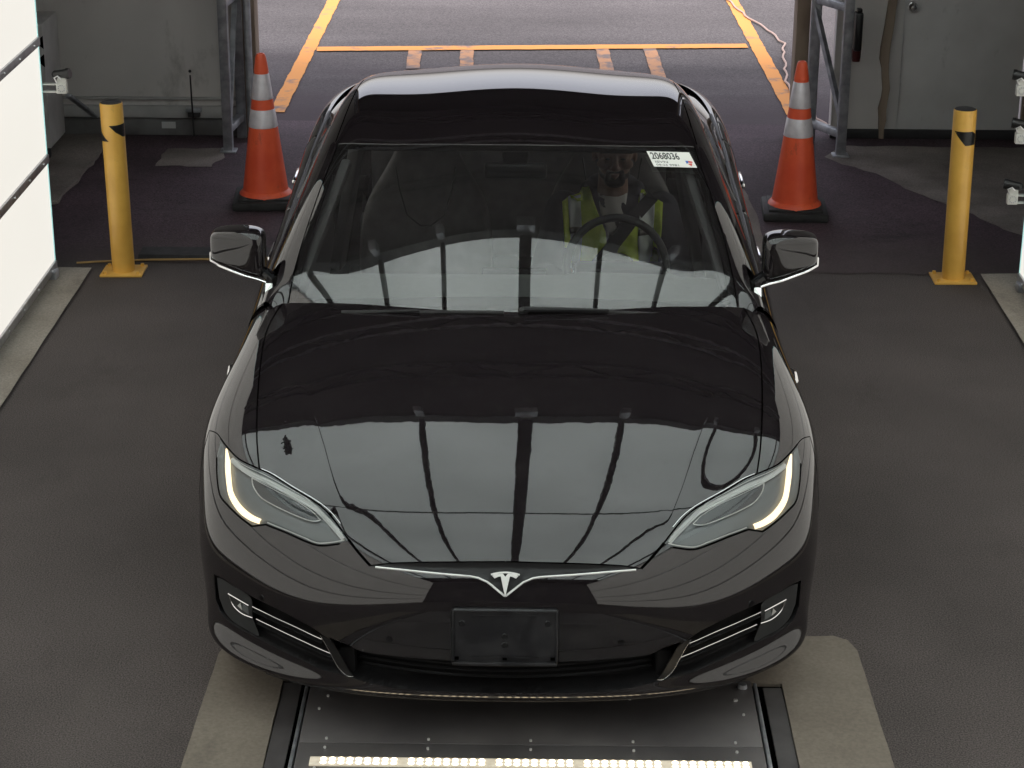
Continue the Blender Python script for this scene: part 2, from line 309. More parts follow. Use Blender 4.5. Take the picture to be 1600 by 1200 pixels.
struct(sheet('side_slab', rough_edge([(3.4,4.82),(2.5,4.80),(2.36,4.79),(2.345,-7),(3.4,-7)], .0012, .08, 5), .012, M['concrete']))
struct(sheet('corner_slab', rough_edge([(-3.4,5.3),(-2.9,5.6),(-2.64,5.95),(-2.60,7.2),(-2.62,7.45),(-3.4,7.45)], .01, .08, 6), .03, M['concrete_dk'], .02))
struct(sheet('corner_slab', rough_edge([(1.87,7.12),(2.1,6.75),(2.48,5.97),(2.75,5.45),(3.4,5.1),(3.4,7.4),(2.0,7.4)], .02, .08, 7), .006, M['concrete_dk']))
struct(sheet('threshold_patch', rough_edge([(-2.24,6.78),(-1.89,6.77),(-1.84,6.98),(-1.90,7.2),(-2.22,7.2),(-2.24,6.78)], .012, .05, 8)[:-1], .007, M['concrete_dk']))
struct(sheet('concrete_strip', rough_edge([(1.02,4.95),(1.30,4.95),(1.315,5.9),(1.26,6.9),(1.17,8.2),(1.02,8.2)], .004, .08, 9), .008, M['concrete_dk']))
# pad round the floor scanner, with its pit
PX0, PX1, PY = -.72, .882, .50
pad = [(-.962,-1.6),(-.962,0),(-.952,.66),(-.93,.76),(1.09,.83),(1.135,.80),(1.156,.73),(1.164,0),(1.164,-1.6)]
mb = MB(); mb.prism(rough_edge([(-.962,-1.6),(-.962,0),(-.952,.66),(-.93,.76),(PX0,.77),(PX0,-1.6)], .0009, .022, 11), .002, .016)
mb.prism(rough_edge([(PX1,.815),(1.09,.83),(1.135,.80),(1.156,.73),(1.164,0),(1.164,-1.6),(PX1,-1.6)], .0009, .022, 12), .002, .016)
mb.prism([(PX0,PY),(PX1,PY),(PX1,.815),(PX0,.77)], .002, .016)
struct(obj('scanner_pad', mb, M['pad'], smooth=0))
struct(sheet('scanner_pit', rect(PX0,PX1,-1.6,PY), .004, M['gap']))
for _s, _x in ((0,PX0+.033),(1,PX1-.033)): struct(obj('pit_ledge', MB().box(_x,-.55,.007,.060,2.06,.008,.001), M['pitgrey'], smooth=0))
# floor scanner box
sc_t = thing('floor_scanner', 'dark steel under-vehicle scanner box set in the concrete pad in front of the car bumper', 'scanner', (.078,-.3,0))
for cy_, sy_ in ((.588,.408),(.241,.281),(-.17,.535),(-.87,.86)): obj('cover_plate', MB().box(0,cy_,.019,1.405,sy_,.024,.003), M['scanner'], sc_t)
for s in (-1,1):
    obj('edge_rail', MB().box(s*.714,.1,.016,.012,1.36,.026,.003), M['galv'], sc_t)
    obj('corner_bolt', MB().cyl((s*.672,.745,.03),(s*.672,.745,.044),.016,.013,12), M['galv'], sc_t)
tr = obj('led_tray', MB().box(0,.268,.034,1.315,.046,.006,.001), M['ledtray'], sc_t)
for seg in range(5):
    mb = MB()
    for k in range(9):
        for row in (-.010,.010):
            mb.ball((-.628+seg*.2615+k*.0262+.012, .268+row, .0375), .0098, 1,.9,.4, 8)
    obj('led_cluster', mb, M['led'], sc_t)
for x, y in [(-.64,.66),(-.66,.58)]+[(-.62+i*.31,.402) for i in range(5)]+[(-.62+i*.31,.350) for i in range(5)]+[(-.35+i*.33,.66) for i in range(4)]+[(.645,.66),(.66,.57)]+[(-.64+i*.32,.232) for i in range(5)]:
    obj('screw', MB().cyl((x,y,.028),(x,y,.0365),.0048,.004,8), M['screw'], sc_t)
# painted lines outside
def line(name, a, b, w, m, seed, z=.0):
    a, b = Vector(a), Vector(b); d = (b-a).normalized(); n = Vector((-d.y, d.x))*w/2
    return struct(sheet(name, rough_edge([tuple(a+n),tuple(a-n),tuple(b-n),tuple(b+n),tuple(a+n)], .0035, .05, seed)[:-1], z, m))
line('lane_line', (-1.665,8.2), (-1.655,14), .105, M['yellow_line'], 1)
line('lane_line', (1.80,8.2), (1.70,14), .105, M['yellow_line'], 2)
line('stop_line', (-1.60,10.20), (1.68,10.44), .15, M['yellow_line'], 3, .004)
for i, (x, y0, y1, w) in enumerate([(-.855,9.55,10.24,.10),(-.462,9.5,10.27,.10),(.565,9.5,10.33,.10),(.93,9.3,10.36,.10)]):
    line('guide_mark', (x+.02,y0), (x,y1), w, M['faded_line'], 5+i, .002)
# ---------------------------------------------------------------- cables
mb = MB(); pts = []
for k in range(40):
    t = k/39; pts.append((-2.3+t*3.6, 4.84+.22*math.sin(t*2.2)+.015*math.sin(t*19), .012))
tag(obj('floor_cable', mb.tube(pts,.006,6), M['cable_y']), 'thin yellowish cable running across the asphalt behind the left bollard', 'cable')
cpts = [(1.62,13.0,.0),(1.70,12.2,.0),(1.78,11.6,.0),(1.90,11.0,.0),(1.97,10.5,.0),(1.93,10.1,.0),(1.88,9.6,.0),(1.84,9.1,.0),(1.87,8.6,.0),(1.93,8.1,.0),(2.0,7.75,.0)]
cv = []
for i in range(len(cpts)-1):
    for k in range(5):
        t = k/5; a, b = cpts[i], cpts[i+1]; cv.append((a[0]+(b[0]-a[0])*t+.012*math.sin(i*2+t*6), a[1]+(b[1]-a[1])*t, .01))
tag(obj('outdoor_cable', MB().tube(cv,.008,6), M['cable_o']), 'pale cable winding over the outdoor asphalt beside the right orange lane line', 'cable')
tag(obj('cable_cover', MB().prism([(4.93,.002),(4.96,.022),(5.10,.022),(5.13,.002)], -2.0, 1.0, 'X'), M['rubber'], smooth=0), 'low black cable ramp lying across the lane under the car', 'cable ramp')
# ---------------------------------------------------------------- bollards
def bollard(x, y, h, label, chev, tilt):
    t = thing('bollard', label, 'bollard', (x,y,0), 'yellow bollards')
    mb = MB(); mb.lathe([(.0573,.01),(.0573,h-.008),(.055,h),(.050,h),(.050,h-.03)], n=40); obj('post', mb, M['bollard'], t)
    obj('cap', MB().lathe([(0.0,h+.004),(.048,h+.003),(.0535,h+.0005),(.0535,h-.004)], n=32), M['rubber'], t)
    obj('base_plate', MB().box(0,0,.006,.215,.18,.012,.003), M['bollard'], t)
    for bx, by in ((-.085,-.065),(.085,-.065),(-.085,.065),(.085,.065)):
        obj('bolt', MB().cyl((bx,by,.012),(bx,by,.026),.011,.009,6), M['bollard'], t)
    for a0, poly in chev:      # sticker patches wrapped on the post: (angle deg, z) polygons
        n = 14; V = []; Fq = []
        for i in range(n+1):
            for j in range(2): pass
        from_tri = poly
        mb = MB()
        pts = []
        for k in range(len(from_tri)):
            a, b = from_tri[k], from_tri[(k+1) % len(from_tri)]
            for q in range(8): pts.append((a[0]+(b[0]-a[0])*q/8, a[1]+(b[1]-a[1])*q/8))
        cpt = (sum(p[0] for p in from_tri)/len(from_tri), sum(p[1] for p in from_tri)/len(from_tri))
        V = []; Fq = []; rings = 5; m = len(pts)
        for r in range(1, rings+1):
            for p in pts:
                an = R_(a0+cpt[0]+(p[0]-cpt[0])*r/rings); z = cpt[1]+(p[1]-cpt[1])*r/rings
                V.append((.0581*math.sin(an), -.0581*math.cos(an), z))
        an = R_(a0+cpt[0]); V.append((.0581*math.sin(an), -.0581*math.cos(an), cpt[1]))
        for k in range(m): Fq.append((len(V)-1, k, (k+1)%m))
        for r in range(rings-1):
            for k in range(m): Fq.append((r*m+k, (r+1)*m+k, (r+1)*m+(k+1)%m, r*m+(k+1)%m))
        obj('sticker', mb.raw(V, Fq), M['blackstick'], t)
    t.rotation_euler = (0, tilt, 0)
    return t
bollard(-2.034,4.729,.887,'yellow steel bollard beside the left light panel wall', [(0,[(-8,.78),(88,.785),(88,.715),(60,.72),(24,.745)]), (0,[(-95,.755),(-70,.75),(-14,.70),(-95,.695)])], R_(-.6))
bollard(2.208,4.729,.888,'yellow steel bollard in front of the grey steel door', [(0,[(-61,.785),(36,.785),(64,.768),(64,.715),(0,.715)])], R_(-.6))
# ---------------------------------------------------------------- cones
def cone(x, y, h, label, rz):
    t = thing('traffic_cone', label, 'traffic cone', (x,y,0), 'orange traffic cones'); t.rotation_euler = (0,0,rz)
    base = MB(); base.box(0,0,.03,.36,.36,.05,.012); base.box(0,0,.06,.30,.30,.016,.006); obj('base', base, M['rubber'], t)
    r0, r1 = .132, .026; zb = .062
    def rr(z): return r0+(r1-r0)*(z-zb)/(h-zb)
    prof = [(.150,zb),(.148,zb+.01),(rr(zb+.03),zb+.03)]+[(rr(z),z) for z in np.linspace(zb+.06,h-.10,10)]+[(rr(h-.095)+.003,h-.098),(rr(h-.06)+.002,h-.06),(rr(h-.03)+.0015,h-.03),(rr(h-.01),h-.012),(rr(h)*.8,h),(rr(h)*.55,h),(rr(h)*.5,h-.05)]
    obj('cone_body', MB().lathe(prof, n=48), M['cone'], t)
    for z0, z1 in ((h*.525,h*.643),(h*.708,h*.873)):
        obj('collar', MB().lathe([(rr(z0)+.0005,z0),(rr(z0)+.0022,z0+.002),(rr(z1)+.0022,z1-.002),(rr(z1)+.0005,z1)], n=48), M['collar'], t)
cone(-1.461,6.003,.865,'orange traffic cone with two reflective collars, standing left of the car', R_(4))
cone(1.527,5.876,.872,'orange traffic cone with two reflective collars, standing right of the car by the concrete strip', R_(-3))
# ---------------------------------------------------------------- light panel walls
def light_wall(xf, sgn, y1, label):
    t = thing('light_wall', label, 'light panel wall', (xf,y1,0), 'light panel walls along the lane')
    zs = [.06,.615,1.205,2.35,3.88]; y0 = -10.6
    D = M['diffuser']
    obj('back_frame', MB().box(-sgn*.075,(y0-y1)/2,1.97,.10,y1-y0-.03,3.88,.004), M['alu'], t)
    for i in range(4):
        z0, z1 = zs[i]+.019, zs[i+1]-.019
        p = obj('light_panel', MB().box(-sgn*.013,(y0-y1)/2,(z0+z1)/2,.02,y1-y0,z1-z0,.001), D, t)
        obj('glass_edge', MB().box(-sgn*.012,.003,(z0+z1)/2,.026,.005,z1-z0), M['glass_edge'], p, smooth=0)
    for i in range(5):
        b = obj('seam_bar', MB().box(sgn*.002,(y0-y1)/2,zs[i],.014,y1-y0,.042,.002), M['alu'], t)
        mb = MB()
        for k in range(30): mb.cyl((sgn*.009,-.12-k*.3,zs[i]),(sgn*.013,-.12-k*.3,zs[i]),.006,.005,8)
        obj('bar_screw', mb, M['screw'], b)
    for k in range(7): obj('foot', MB().box(sgn*.0,-.08-k*2.0,.028,.05,.07,.05,.004), M['galv'], t)
    return t
light_wall(-2.368, 1, 4.67, 'tall wall of glowing white light panels at the left of the lane')
light_wall(2.512, -1, 4.60, 'tall wall of glowing white light panels at the right edge of the lane')
# ---------------------------------------------------------------- clamp cameras
def clamp_camera(x, y, z, sgn, label, pan):
    t = thing('panel_camera', label, 'camera', (x,y,z), 'small cameras on white brackets')
    mb = MB(); mb.box(-sgn*.062,0,.019,.10,.03,.007,.001); mb.box(-sgn*.062,0,-.019,.10,.03,.007,.001); mb.box(-sgn*.11,0,0,.012,.034,.046,.001)
    mb.box(.0,0,0,.052,.034,.054,.004)
    mb.prism([(-.022,.027),(.026,.027),(.022,.058),(-.004,.064),(-.018,.05)], -.014, .014, 'Y')
    obj('bracket', mb, M['white_plastic'], t)
    mb = MB()
    for k in range(10):
        a = 2*PI*k/10; mb.cyl((math.cos(a)*.016,-.0175,math.sin(a)*.016),(math.cos(a)*.016,-.021,math.sin(a)*.016),.0028,n=6)
    mb.lathe([(.006,-.021),(.010,-.021),(.010,-.017)], n=16); obj('bolt_ring', mb, M['galv'], t)
    q = Matrix.Rotation(pan, 3, 'Z'); A = q @ Vector((-.028,.006,.066)); B = q @ Vector((.030,-.008,.074)); C2 = q @ Vector((.046,-.011,.076))
    obj('camera_body', MB().cyl(A,B,.020,.024,20).cyl(B,C2,.027,.025,20).ball(A,.021), M['cam_black'], t)
    obj('clip', MB().tube([(-.02,-.02,.03),(-.03,-.024,.055),(-.012,-.03,.066),(.004,-.028,.05)], .004, 6), M['screw'], t)
clamp_camera(-2.275,4.70,.965,1,'small black camera on a white bracket at the left light wall edge',0)
clamp_camera(2.445,4.64,1.005,-1,'topmost small camera on a white bracket at the right edge of the photo',PI)
clamp_camera(2.462,4.64,.765,-1,'middle small camera on a white bracket at the right edge of the photo',PI)
clamp_camera(2.450,4.64,.455,-1,'lowest small camera on a white bracket at the right edge of the photo',PI)
# ---------------------------------------------------------------- tent: back wall, side walls, roof, canopy
YB = 7.56; HZ = 4.15; OZ = 3.15
t = thing('back_wall', 'grey painted wall left of the exit opening with a dark rail along its foot', 'wall', (-2.9,YB,0))
obj('wall_panel', MB().box(.32,.09,HZ/2+.05,1.76,.12,HZ-.1,.003), M['wall'], t)
obj('base_trim', MB().box(.32,.018,.15,1.76,.05,.075,.004), M['walltrim'], t)
obj('lower_trim', MB().box(.32,.012,.235,1.76,.02,.018,.003), M['walltrim'], t)
rl = obj('base_rail', MB().box(.32,-.005,.058,1.76,.07,.10,.004), M['railgrey'], t)
obj('label', MB().box(.63,-.043,.075,.088,.004,.042), M['white_label'], rl)
obj('latch', MB().box(1.05,-.044,.078,.13,.006,.05,.002), M['darkrail'], rl)
t = thing('back_wall', 'grey wall beside the truss post and steel door right of the exit', 'wall', (2.75,YB,0))
obj('wall_panel', MB().box(-.585,.12,HZ/2,.42,.10,HZ,.003), M['wall'], t)
obj('wall_panel', MB().box(.60,.12,HZ/2,.36,.10,HZ,.003), M['wall'], t)
obj('wall_panel', MB().box(.02,.12,(HZ+2.08)/2,.80,.10,HZ-2.08,.003), M['wall'], t)
obj('base_rail', MB().box(.1,.055,.03,1.8,.03,.06,.004), M['darkrail'], t)
mb = MB(); mb.prism(rough_edge([(-.49,.0),(-.452,.0),(-.446,.25),(-.458,.42),(-.44,.75),(-.425,1.1),(-.425,2.1),(-.465,2.1),(-.46,1.2),(-.49,.8),(-.515,.52),(-.492,.40),(-.49,0)], .008, .06, 21)[:-1], .03, .068, 'Y')
obj('jamb', mb, M['brown'], t)
obj('jamb', MB().box(.432,.05,1.05,.045,.04,2.1,.003), M['brown'], t)
d = tag(obj('steel_door', MB().box(0,0,0,.80,.045,2.04,.004), M['door'], loc=(2.752,YB+.115,1.045)), 'plain grey steel door with a round knob in the right back wall', 'door')
obj('knob', MB().lathe([(.0,-.075),(.018,-.073),(.028,-.06),(.028,-.045),(.014,-.032),(.012,-.028),(.030,-.024),(.030,-.018)], n=20), M['satin_chrome'], d).rotation_euler = (0,0,0)
k = d.children[0]; k.rotation_euler = (R_(-90),0,0); k.location = (-.325,0,-.205)
for v in k.data.vertices: pass
lt = thing('exit_lintel', 'dark cloth band above the tent exit opening', 'wall', (0,YB,OZ))
obj('wall_panel', MB().box(0,.10,(HZ-OZ)/2,3.42,.10,HZ-OZ,.003), M['lintel'], lt)
for s, x, lab in ((-1,-1.735,'brown wooden jamb on the left side of the exit opening'), (1,1.73,'brown wooden jamb on the right side of the exit opening')):
    tag(obj('opening_jamb', MB().box(x,YB+.03,HZ/2,.085,.16,HZ,.006), M['brown']), lab, 'jamb')
def side_wall(x, lab):
    tag(obj('side_wall', MB().box(x,.2,HZ/2,.06,15.0,HZ), M['tarp'], smooth=0), lab, 'wall')  # stretch behind the light panels is added to block outside light
side_wall(-3.45,'dark tarpaulin side wall of the tent, extended unseen behind the left light panels to block outside light')
side_wall(3.45,'dark tarpaulin side wall of the tent, extended unseen behind the right light panels to block outside light')
tag(obj('side_liner', MB().box(-3.40,6.3,1.4,.03,2.4,2.8,.003), M['wall']), 'grey panel on the left tent wall behind the cabinet', 'wall')
tag(obj('sky_block_wall', MB().box(0,-7.3,HZ/2,7,.06,HZ), M['tarp'], smooth=0), 'added dark wall, unseen behind the camera, keeping sky out of the bumper reflections', 'wall')  # added out of view so no sky is reflected in the bumper
CY1 = 3.08; CX0, CX1, CY0 = -2.55, 2.65, -5.6; CZ = 3.9
mb = MB()
for (x0,x1,y0,y1) in ((-3.5,3.5,CY1,YB+.2),(-3.5,CX0,-7.4,CY1),(CX1,3.5,-7.4,CY1),(CX0,CX1,-7.4,CY0)):
    mb.box((x0+x1)/2,(y0+y1)/2,HZ-.02,x1-x0-.004,y1-y0-.004,.05)
tag(obj('tent_roof', mb, M['tarp'], smooth=0), 'dark tarpaulin roof of the tent above the rear of the car', 'roof')
cp = thing('roof_skylight', 'translucent white canopy over the lane held by dark beams, mirrored in the hood', 'skylight', ((CX0+CX1)/2,CY0,CZ))
W2 = (CX1-CX0)/2; LN = CY1-CY0
obj('canopy_sheet', MB().box(0,LN/2,.20,2*W2,LN,.004), M['canopy'], cp, smooth=0)
mb = MB()
for s in (-1,1): mb.box(s*(W2-.03),LN/2,.1,.05,LN,.2)
mb.box(0,LN-.02,.13,2*W2,.04,.14); mb.box(0,.02,.1,2*W2,.04,.2); obj('rim', mb, M['beam'], cp, smooth=0)
for i, (x, w) in enumerate([(.09,.125),(-.79,.05),(-1.5,.05),(-2.25,.05),(.9,.05),(1.63,.05),(2.35,.05)]):
    b = obj('beam', MB().box(x-(CX0+CX1)/2,LN/2,.15,w,LN-.1,.05), M['beam'], cp, smooth=0)
    if abs(x) < 2: obj('beam_clip', MB().box(x-(CX0+CX1)/2,LN-.0,.02,w*1.5,.10,.12,.01), M['galv'], b)
for y in [.9]: obj('cross_beam', MB().box(0,y-CY0,.12,2*W2,.035,.04), M['beam'], cp, smooth=0)
for k, y in enumerate((3.9,5.2,6.5)):
    tr = thing('roof_truss', ['first','second','third'][k]+' dark roof truss beam behind the skylight', 'truss', (0,y,HZ-.35), 'roof trusses')
    obj('chord', MB().box(0,0,0,6.8,.05,.05).box(0,0,.26,6.8,.05,.05), M['galv'] if k == 1 else M['beam'], tr, smooth=0)
    mb = MB()
    for q in range(16): mb.bar((-3.2+q*.4,0,0 if q % 2 else .26),(-2.8+q*.4,0,.26 if q % 2 else 0),.025)
    obj('web', mb, M['beam'], tr, smooth=0)
# truss posts either side of the exit
def truss_post(x, y, x2, y2, label, brace):
    t = thing('truss_post', label, 'post', (x,y,0), 'aluminium truss posts')
    for (px, py) in ((0,0),(x2-x,y2-y)): obj('upright', MB().box(px,py,HZ/2-.1,.058,.058,HZ-.2,.006), M['galv'], t)
    zz = [.14,.92,1.70,2.5,3.3]
    for z in zz: obj('rung', MB().bar((0,0,z),(x2-x,y2-y,z),.045,.045,.004), M['galv'], t)
    if brace:
        for z in zz[:-1]: obj('brace', MB().bar((0.01,0.01,z+.04),(x2-x-.01,y2-y-.01,z+.74),.03,.03), M['galv'], t)
    obj('foot_plate', MB().box(0,0,.008,.10,.10,.012,.002), M['galv'], t)
truss_post(-1.838,7.15,-1.80,7.50,'grey aluminium truss post standing left of the exit opening',True)
truss_post(1.958,7.16,1.80,7.46,'grey aluminium truss post standing right of the exit opening',True)
# conduit pipes beside the jambs
tag(obj('wall_pipe', MB().cyl((-1.80-.03+.10,7.43,0),(-1.73-.0,7.43,HZ-.3),.024,n=12), M['galv']), 'grey vertical pipe between the left truss post and the brown jamb', 'pipe')
tag(obj('wall_pipe', MB().cyl((1.715+.10,7.5,0),(1.715+.10,7.5,HZ-.3),.026,n=12), M['galv']), 'grey vertical pipe between the right brown jamb and truss post', 'pipe')
# extinguisher on the right wall
t = thing('fire_extinguisher', 'dark fire extinguisher case hung on the wall right of the truss post', 'extinguisher', (2.065,7.42,.56))
obj('case', MB().box(0,.05,.16,.05,.09,.24,.012), M['cam_black'], t); obj('cylinder_end', MB().lathe([(.0,-.035),(.024,-.03),(.028,.0),(.028,.05)], (0,.05,0), 16), M['ext_red'], t)
obj('handle', MB().box(0,.03,.295,.03,.06,.02,.005), M['satin_black'], t)
# flood rod and box on the left wall
t = thing('wall_sensor', 'small dark box with an upright rod fixed low on the left back wall', 'sensor', (-2.095,7.42,0))
obj('rod', MB().cyl((0,0,.03),(-.006,0,.42),.006,.005,8).ball((-.006,0,.445),.010,n=8), M['cam_black'], t)
obj('box', MB().box(0,.04,.19,.10,.05,.028,.004), M['galv'], t); obj('bracket', MB().box(0,.045,.158,.075,.04,.03,.003), M['darkrail'], t)
# cabinet behind the left panels
t = thing('cabinet', 'grey steel cabinet with notched shelves half hidden behind the left light wall', 'cabinet', (-2.93,6.85,0))
obj('case', MB().box(-.19,.2,.47,.50,.40,.76,.006), M['walltrim'], t)
mb = MB()
for i in range(2): mb.prism([(.059,.70-i*.11),(.059,.78-i*.11),(.015,.74-i*.11)], -.004, .002, 'Y')
obj('vent', mb, M['gap'], t, smooth=0)
mb = MB()
mb = None
for sx in (-.40,.02): obj('leg', MB().box(sx,.03,.045,.05,.05,.09,.004), M['darkrail'], t)
tag(obj('strut', MB().bar((-2.745,6.85,.42),(-2.73,7.50,.13),.035,.02,.003), M['galv']), 'diagonal metal strut leaning on the floor by the left back wall', 'strut')
# ---------------------------------------------------------------- car: smooth surfaces from control nets
def bsp(t, n):
    t = np.clip(np.asarray(t, float), 0, n-1-1e-9); i = np.floor(t).astype(int); s = t-i
    b = np.stack([(1-s)**3/6, (3*s**3-6*s**2+4)/6, (-3*s**3+3*s**2+3*s+1)/6, s**3/6], -1)
    Mx = np.zeros(t.shape+(n+2,)); idx = np.indices(t.shape)
    for k in range(4): Mx[tuple(idx)+(i+k,)] = b[..., k]
    return Mx
def fitnet(D, lu, lv):
    nv, nu, _ = D.shape
    def op(n, l):
        B = bsp(np.arange(n), n); d3 = np.diff(np.eye(n+2), 3, axis=0); return np.linalg.solve(B.T@B+l*d3.T@d3, B.T)
    return np.einsum('au,bv,vuk->bak', op(nu, lu), op(nv, lv), D)
class Surf:
    def __init__(s, net, sgn, disp=None): s.net = net; s.nv, s.nu = net.shape[0]-2, net.shape[1]-2; s.sgn = sgn; s.disp = disp
    def ev(s, u, v):
        P = np.einsum('...b,...a,bak->...k', bsp(v, s.nv), bsp(u, s.nu), s.net)
        if s.disp is not None: P = P + s.disp(P)
        return P
    def nrm(s, u, v):
        e = 4e-3; u = np.asarray(u, float); v = np.asarray(v, float)
        u0, u1 = np.clip(u-e, 0, s.nu-1), np.clip(u+e, 0, s.nu-1); v0, v1 = np.clip(v-e, 0, s.nv-1), np.clip(v+e, 0, s.nv-1)
        n = np.cross(s.ev(u1, v)-s.ev(u0, v), s.ev(u, v1)-s.ev(u, v0))*s.sgn
        return n/np.maximum(np.linalg.norm(n, axis=-1, keepdims=True), 1e-12)
def full(R):
    A = np.array(R, float); B = A[:, :0:-1].copy(); B[..., 0] *= -1; return np.concatenate([B, A], 1)
FRONT = [
[(0,1.28,1.02),(0.25,1.29,1.017),(0.48,1.33,1.005),(0.66,1.385,0.988),(0.8,1.44,0.965),(0.88,1.46,0.925),(0.94,1.47,0.85),(0.962,1.47,0.62),(0.93,1.47,0.3)],
[(0,1.05,0.985),(0.25,1.05,0.983),(0.48,1.07,0.973),(0.66,1.1,0.952),(0.8,1.14,0.932),(0.885,1.16,0.9),(0.945,1.2,0.82),(0.965,1.25,0.6),(0.935,1.3,0.28)],
[(0,0.8,0.937),(0.25,0.8,0.933),(0.48,0.81,0.922),(0.665,0.83,0.9),(0.8,0.86,0.889),(0.905,0.89,0.864),(0.992,0.94,0.79),(0.99,1.08,0.58),(0.94,1.18,0.27)],
[(0,0.57,0.88),(0.25,0.575,0.876),(0.48,0.59,0.862),(0.66,0.61,0.842),(0.79,0.64,0.842),(0.9,0.69,0.822),(0.99,0.78,0.755),(0.992,0.93,0.56),(0.945,1.07,0.26)],
[(0,0.36,0.817),(0.25,0.37,0.812),(0.47,0.39,0.797),(0.64,0.42,0.782),(0.77,0.47,0.79),(0.885,0.53,0.775),(0.976,0.65,0.72),(0.99,0.8,0.54),(0.948,0.97,0.25)],
[(0,0.185,0.745),(0.24,0.195,0.74),(0.45,0.225,0.726),(0.61,0.27,0.716),(0.745,0.335,0.722),(0.865,0.425,0.715),(0.962,0.55,0.675),(0.984,0.7,0.52),(0.946,0.88,0.245)],
[(0,0.05,0.66),(0.23,0.06,0.655),(0.42,0.095,0.638),(0.58,0.16,0.632),(0.72,0.235,0.632),(0.84,0.335,0.632),(0.948,0.47,0.605),(0.979,0.61,0.49),(0.94,0.8,0.24)],
[(0,0.018,0.565),(0.23,0.03,0.562),(0.42,0.068,0.555),(0.585,0.132,0.548),(0.72,0.212,0.545),(0.83,0.308,0.545),(0.938,0.43,0.53),(0.974,0.56,0.45),(0.936,0.74,0.235)],
[(0,0.004,0.465),(0.23,0.011,0.463),(0.42,0.04,0.458),(0.585,0.096,0.452),(0.715,0.174,0.45),(0.825,0.272,0.45),(0.925,0.395,0.45),(0.966,0.52,0.4),(0.932,0.69,0.23)],
[(0,0.002,0.37),(0.23,0.008,0.367),(0.42,0.03,0.362),(0.585,0.092,0.354),(0.715,0.18,0.35),(0.83,0.286,0.35),(0.921,0.405,0.36),(0.958,0.5,0.34),(0.93,0.65,0.22)],
[(0,0.075,0.282),(0.23,0.09,0.28),(0.42,0.132,0.276),(0.582,0.196,0.272),(0.71,0.272,0.27),(0.825,0.352,0.272),(0.912,0.44,0.28),(0.945,0.49,0.28),(0.93,0.62,0.21)],
[(0,0.026,0.211),(0.23,0.032,0.211),(0.42,0.048,0.212),(0.594,0.09,0.213),(0.738,0.16,0.216),(0.86,0.248,0.221),(0.935,0.36,0.234),(0.945,0.47,0.24),(0.928,0.6,0.2)],
[(0,0.09,0.185),(0.23,0.098,0.185),(0.42,0.12,0.185),(0.59,0.17,0.187),(0.72,0.24,0.19),(0.83,0.33,0.195),(0.91,0.42,0.2),(0.925,0.5,0.2),(0.91,0.6,0.19)]]
GREEN = [
[(0,1.17,0.985),(0.26,1.18,0.983),(0.5,1.225,0.958),(0.69,1.3,0.935),(0.775,1.37,0.925),(0.825,1.42,0.965),(0.855,1.45,0.965),(0.875,1.47,0.955)],
[(0,1.4,1.083),(0.25,1.41,1.078),(0.47,1.45,1.06),(0.67,1.51,1.036),(0.765,1.56,1.033),(0.827,1.61,1.044),(0.852,1.63,1.01),(0.885,1.64,0.972)],
[(0,1.64,1.19),(0.24,1.65,1.184),(0.45,1.68,1.172),(0.64,1.73,1.153),(0.725,1.77,1.139),(0.801,1.8,1.136),(0.839,1.82,1.06),(0.885,1.83,0.985)],
[(0,1.88,1.286),(0.23,1.89,1.279),(0.42,1.915,1.262),(0.615,1.95,1.24),(0.695,1.99,1.222),(0.779,2.01,1.209),(0.819,2.02,1.1),(0.885,2.03,0.992)],
[(0,2.12,1.36),(0.22,2.125,1.353),(0.4,2.14,1.336),(0.595,2.165,1.313),(0.665,2.2,1.292),(0.756,2.22,1.272),(0.805,2.22,1.13),(0.885,2.22,0.997)],
[(0,2.4,1.418),(0.21,2.4,1.411),(0.39,2.405,1.394),(0.58,2.42,1.377),(0.65,2.44,1.358),(0.739,2.46,1.328),(0.794,2.46,1.16),(0.885,2.46,1.002)],
[(0,2.72,1.445),(0.21,2.72,1.438),(0.385,2.72,1.42),(0.57,2.72,1.407),(0.637,2.73,1.391),(0.725,2.74,1.354),(0.786,2.74,1.17),(0.888,2.74,1.008)],
[(0,3.05,1.443),(0.21,3.05,1.436),(0.38,3.05,1.418),(0.56,3.05,1.407),(0.625,3.05,1.388),(0.71,3.05,1.346),(0.779,3.05,1.17),(0.89,3.05,1.015)],
[(0,3.4,1.385),(0.2,3.4,1.378),(0.37,3.4,1.359),(0.545,3.4,1.346),(0.61,3.4,1.325),(0.69,3.4,1.281),(0.766,3.4,1.147),(0.89,3.4,1.03)],
[(0,3.8,1.295),(0.2,3.8,1.288),(0.36,3.8,1.27),(0.525,3.8,1.252),(0.59,3.8,1.227),(0.662,3.8,1.179),(0.747,3.8,1.11),(0.87,3.8,1.05)],
[(0,4.25,1.165),(0.2,4.25,1.16),(0.36,4.25,1.145),(0.47,4.25,1.12),(0.54,4.24,1.095),(0.61,4.22,1.06),(0.72,4.2,1.06),(0.83,4.18,1.045)],
[(0,4.7,1.06),(0.2,4.7,1.057),(0.36,4.69,1.045),(0.48,4.68,1.032),(0.56,4.66,1.02),(0.63,4.63,1.01),(0.7,4.6,1.02),(0.76,4.56,1.02)]]
